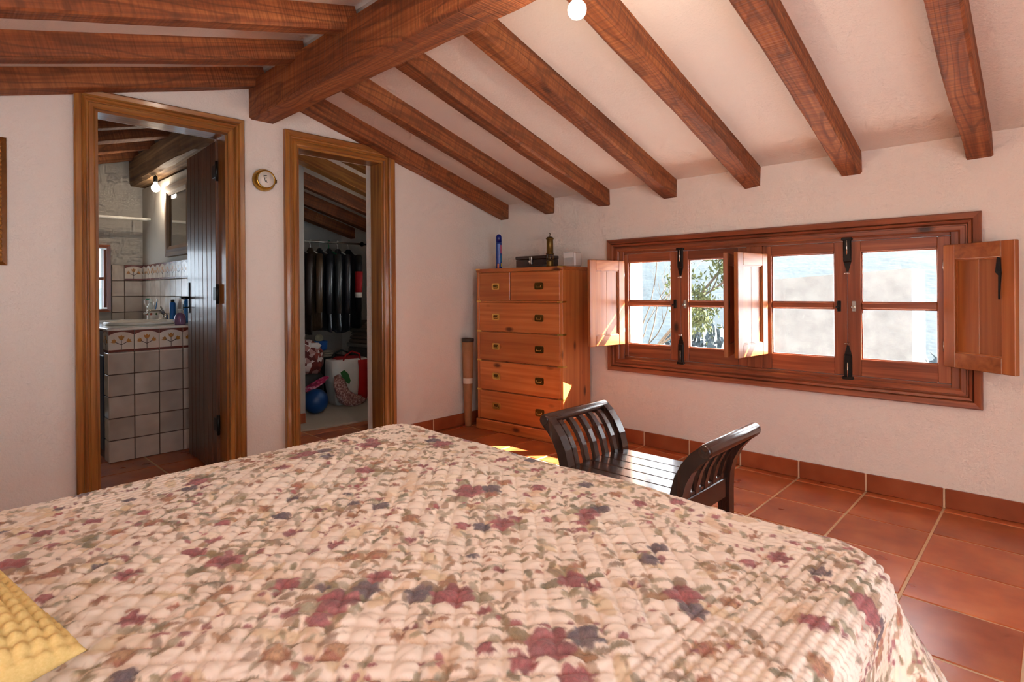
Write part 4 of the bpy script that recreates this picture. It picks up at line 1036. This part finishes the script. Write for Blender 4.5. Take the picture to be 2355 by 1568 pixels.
obj('box_body', MB().box(3.25, 3.58, 5.20, 5.62, 0, .52, .02), plain('box_grey', '#6b655c', .5), gb); obj('box_lid', MB().box(3.24, 3.59, 5.19, 5.63, .521, .56, .01), plain('box_lid_grey', '#8b857a', .5), gb)
folded('folded_blanket', 3.26, 3.57, 5.22, 5.60, .561, 6, .040, '#7f7362', 'stack of folded brown-grey blankets on the storage box')
bk = thing('blue_basket', (2.96, 5.58, .508), 'small bright blue woven basket on the folded towel', 'basket')
loft('basket_body', 2.92, 5.58, [(.508, .05, .05), (.53, .062, .062), (.60, .068, .068), (.605, .060, .060)], plain('basket_blue', '#1f5fae', .6, var=.5, bump=1.0, scale=90), bk, pw=1.0)
loft('soft_toy', 2.90, 5.58, [(.600, .03, .03), (.63, .042, .042), (.66, .035, .035), (.675, .012, .012)], plain('cream_plush', '#b8a986', .95, var=.2), bk, pw=1.0)
pbag = thing('patterned_bag', (2.58, 5.02, 0), 'rust red and white patterned bag under the hanging coats', 'bag')
pt = NT('rust_pattern'); vv = pt.coords(); vo = pt.n('ShaderNodeTexVoronoi'); vo.inputs['Scale'].default_value = 22; pt.l(vv, vo.inputs['Vector']); sc_ = pt.n('ShaderNodeSeparateColor'); pt.l(vo.outputs['Color'], sc_.inputs[0])
pt.color(pt.ramp(sc_.outputs[0], [(.2, '#5e2019'), (.55, '#8f3a2e'), (.80, '#d7c8c0')])); pt.set(Roughness=.8)
loft('bag_body', 2.56, 5.20, [(.34, .13, .10), (.42, .17, .12), (.54, .16, .11), (.62, .11, .08), (.66, .05, .04)], pt.m, pbag, pw=.8, wob=.06)
loft('bag_underside', 2.56, 5.20, [(.016, .14, .11), (.10, .17, .13), (.30, .16, .12), (.345, .13, .10)], plain('bag_black', '#171412', .5), pbag, pw=.8, wob=.05)
loft('white_lining', 2.62, 5.14, [(.56, .03, .02), (.60, .07, .04), (.63, .04, .03)], plain('lining_white', '#cfcac4', .8), pbag, pw=.8, wob=.1)
def drape(name, pts, r, mat, label, cat):
    rows = []
    for i, (x, y, z) in enumerate(pts):
        rows.append([(x + r[i] * math.cos(a) * (1 + .25 * math.sin(4 * a + i)), y + .5 * r[i] * math.sin(a), max(.016, z + r[i] * .55 * math.sin(a + .8))) for a in np.linspace(0, 2 * math.pi, 16, endpoint=False)])
    m = MB().strip(rows, closed=True); m.add(rows[0], [tuple(range(16))[::-1]]); m.add(rows[-1], [tuple(range(16))]); return tag(obj(name, m, mat), label, cat)
def speckle(name, a, b, c, s):
    n = NT(name); v = n.coords(); f = n.noise(v, s, 3, .7); n.color(n.ramp(f, [(.36, a), (.5, b), (.62, c)])); return n.set(Roughness=.9)
drape('pink_scarf', [(2.50, 5.03, .22), (2.57, 5.02, .25), (2.63, 5.02, .28), (2.67, 5.02, .30)], [.05, .065, .06, .03], speckle('pink_print', '#6e1134', '#a81f52', '#d79aae', 26), 'magenta printed scarf bundled in front of the patterned bag', 'scarf')
drape('speckled_cloth', [(2.755, 4.96, .31), (2.775, 4.95, .25), (2.80, 4.94, .15), (2.86, 4.93, .08), (2.94, 4.93, .055), (3.00, 4.93, .04)], [.03, .05, .055, .08, .085, .04], speckle('brown_speckle', '#6a3f38', '#9a6a62', '#c8aaa0', 60), 'brown and pink speckled cloth trailing onto the rug', 'cloth')
ball = MB().lathe([(.11 * math.sin(a), .110 - .11 * math.cos(a) + .016) for a in np.linspace(.02, 3.12, 16)], (2.50, 4.88, 0), 28)
tag(obj('blue_ball', ball, plain('ball_blue', '#17457f', .4)), 'blue ball on the edge of the closet rug', 'ball')
# ------------------------------------------------------------------ outside the window
def leafy(name, col1, col2, s=14, rough=.9):
    n = NT(name); v = n.coords(rnd=False); f = n.noise(v, s, 5, .7); n.color(n.mix(f, col1, col2)); n.bump(f, .6, .2); return n.set(Roughness=rough)
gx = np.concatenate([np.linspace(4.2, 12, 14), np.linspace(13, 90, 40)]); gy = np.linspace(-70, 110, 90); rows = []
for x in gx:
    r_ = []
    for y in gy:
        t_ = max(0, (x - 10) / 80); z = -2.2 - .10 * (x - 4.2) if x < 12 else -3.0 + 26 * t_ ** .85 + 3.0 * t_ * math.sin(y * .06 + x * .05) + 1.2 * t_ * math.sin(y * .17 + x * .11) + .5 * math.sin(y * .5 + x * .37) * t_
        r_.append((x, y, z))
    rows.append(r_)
struct(obj('ground_hillside', MB().strip(rows), leafy('haze_tinted_hillside', '#2a3944', '#55656f', .30)))  # distance haze painted in as a blue-grey base colour
ow = thing('outbuilding', (7.4, 1.8, -2.6), 'pale whitewashed outbuilding wall seen through the two casements nearest the camera', 'outbuilding')
obj('wall_body', MB().prism([(1.075, -2.6), (2.52, -2.6), (2.52, 1.215), (1.075, 1.312)], 0, 7.0, 7.8), plain('whitewash_rough', '#a09e9c', .95, var=.32, bump=.8, scale=7), ow)
# trees outside: branching wood with leaf sprays
def tree(name, base, h, seed, label, bark, leaf_mat, spread, n_leaf, lean=(0, 0), leaf=.05, levels=4, sub=.66, crown=None):
    rn = random.Random(seed); root = thing(name, base, label, 'tree'); wood_mb = MB(); tips = []
    def grow(p, d, L, r, lv):
        pts = [p]; q = Vector(p)
        for k in range(5):
            d = (d + Vector((rn.uniform(-.22, .22), rn.uniform(-.22, .22), rn.uniform(-.12, .18)))).normalized(); q = q + d * L / 5; pts.append(q.copy())
        wood_mb.tube(pts, [r * (1 - .11 * k) for k in range(6)], 6 if lv > 1 else 4)
        if lv <= 2: tips.extend(pts[2:])
        if lv == 0: return
        for k in range(3 if lv > 1 else 2):
            f = rn.choice((2, 3, 4, 5)); nd = (d + Vector((rn.uniform(-1, 1), rn.uniform(-1, 1), rn.uniform(-.35, .7))) * spread).normalized()
            grow(pts[f], nd, L * (sub if lv == levels else .66) * rn.uniform(.85, 1.18), r * .55, lv - 1)
    grow(Vector(base), Vector((lean[0], lean[1], 1)).normalized(), h, .018 * h / 2.2 if n_leaf else .024, levels)
    ctr = sum((Vector(p) for p in tips), Vector()) / len(tips); sh = (Vector(crown) - ctr) if crown else Vector()
    wood_mb.v = [tuple(Vector(p) + sh) for p in wood_mb.v]; tips = [Vector(p) + sh for p in tips]; root.location = Vector(base) + sh; bpy.context.view_layer.update()
    obj('branches', wood_mb, bark, root)
    if n_leaf:
        lm = MB()
        for _ in range(n_leaf):
            p = Vector(rn.choice(tips)) + Vector((rn.gauss(0, .06), rn.gauss(0, .06), rn.gauss(0, .06))); m = Euler((rn.uniform(0, 6), rn.uniform(0, 6), rn.uniform(0, 6))).to_matrix(); l = leaf * rn.uniform(.6, 1.3)
            lm.add([tuple(p + m @ Vector(v)) for v in ((-l, 0, 0), (0, -l * .4, l * .1), (l, 0, 0), (0, l * .4, l * .1))], [(0, 1, 2, 3)])
        f = obj('foliage', lm, leaf_mat, root); f['kind'] = 'stuff'
    return root
pale_bark = plain('pale_bark', '#6d6258', .9, var=.2)
tree('bare_tree', (6.6, 4.6, -2.45), 2.5, 4, 'bare pale tree outside the casement nearest the chest', pale_bark, None, .75, 0, lean=(-.05, -.05), sub=.45, crown=(6.6, 3.75, 1.30), levels=5)
tree('leafy_tree', (5.9, 2.95, -2.4), 3.2, 9, 'green leafy tree outside the second casement from the chest', pale_bark, leafy('olive_leaf', '#4f5a35', '#7d8a5c', 30), .8, 3600, lean=(.02, -.03), sub=.13, leaf=.028, crown=(5.7, 2.42, 1.42))
def shrub(x, y, z, r, seed, mat, label):
    rn = random.Random(seed); lm = MB()
    for _ in range(1100):
        v = Vector((rn.gauss(0, 1), rn.gauss(0, 1), rn.gauss(0, 1))).normalized() * r * rn.uniform(.75, 1.05); p = Vector((x, y, z)) + Vector((v.x, v.y, abs(v.z) * .9)); l = r * .11 * rn.uniform(.6, 1.3); m = Euler((rn.uniform(0, 6), rn.uniform(0, 6), rn.uniform(0, 6))).to_matrix()
        lm.add([tuple(p + m @ Vector(q)) for q in ((-l, 0, 0), (0, -l * .45, 0), (l, 0, 0), (0, l * .45, 0))], [(0, 1, 2, 3)])
    root = thing('shrub', (x, y, z), label, 'shrub', 'shrubs on the slope outside'); f = obj('foliage', lm, mat, root); f['kind'] = 'stuff'
    obj('stem', MB().tube([(x, y, z - .6), (x, y, z + r * .6)], .04, 6), pale_bark, root)
blue_leaf = leafy('blue_grey_leaf', '#5d6a72', '#8b979c', 20)
shrub(10.0, 8.4, -.9, 1.5, 1, blue_leaf, 'pale blue-grey shrub low outside the casement nearest the chest')
shrub(11.5, 5.3, -1.0, 1.4, 2, blue_leaf, 'pale frosty shrub low outside the second casement from the chest')
shrub(12.0, 1.1, -1.1, 1.2, 3, blue_leaf, 'pale shrub beyond the end of the whitewashed wall')
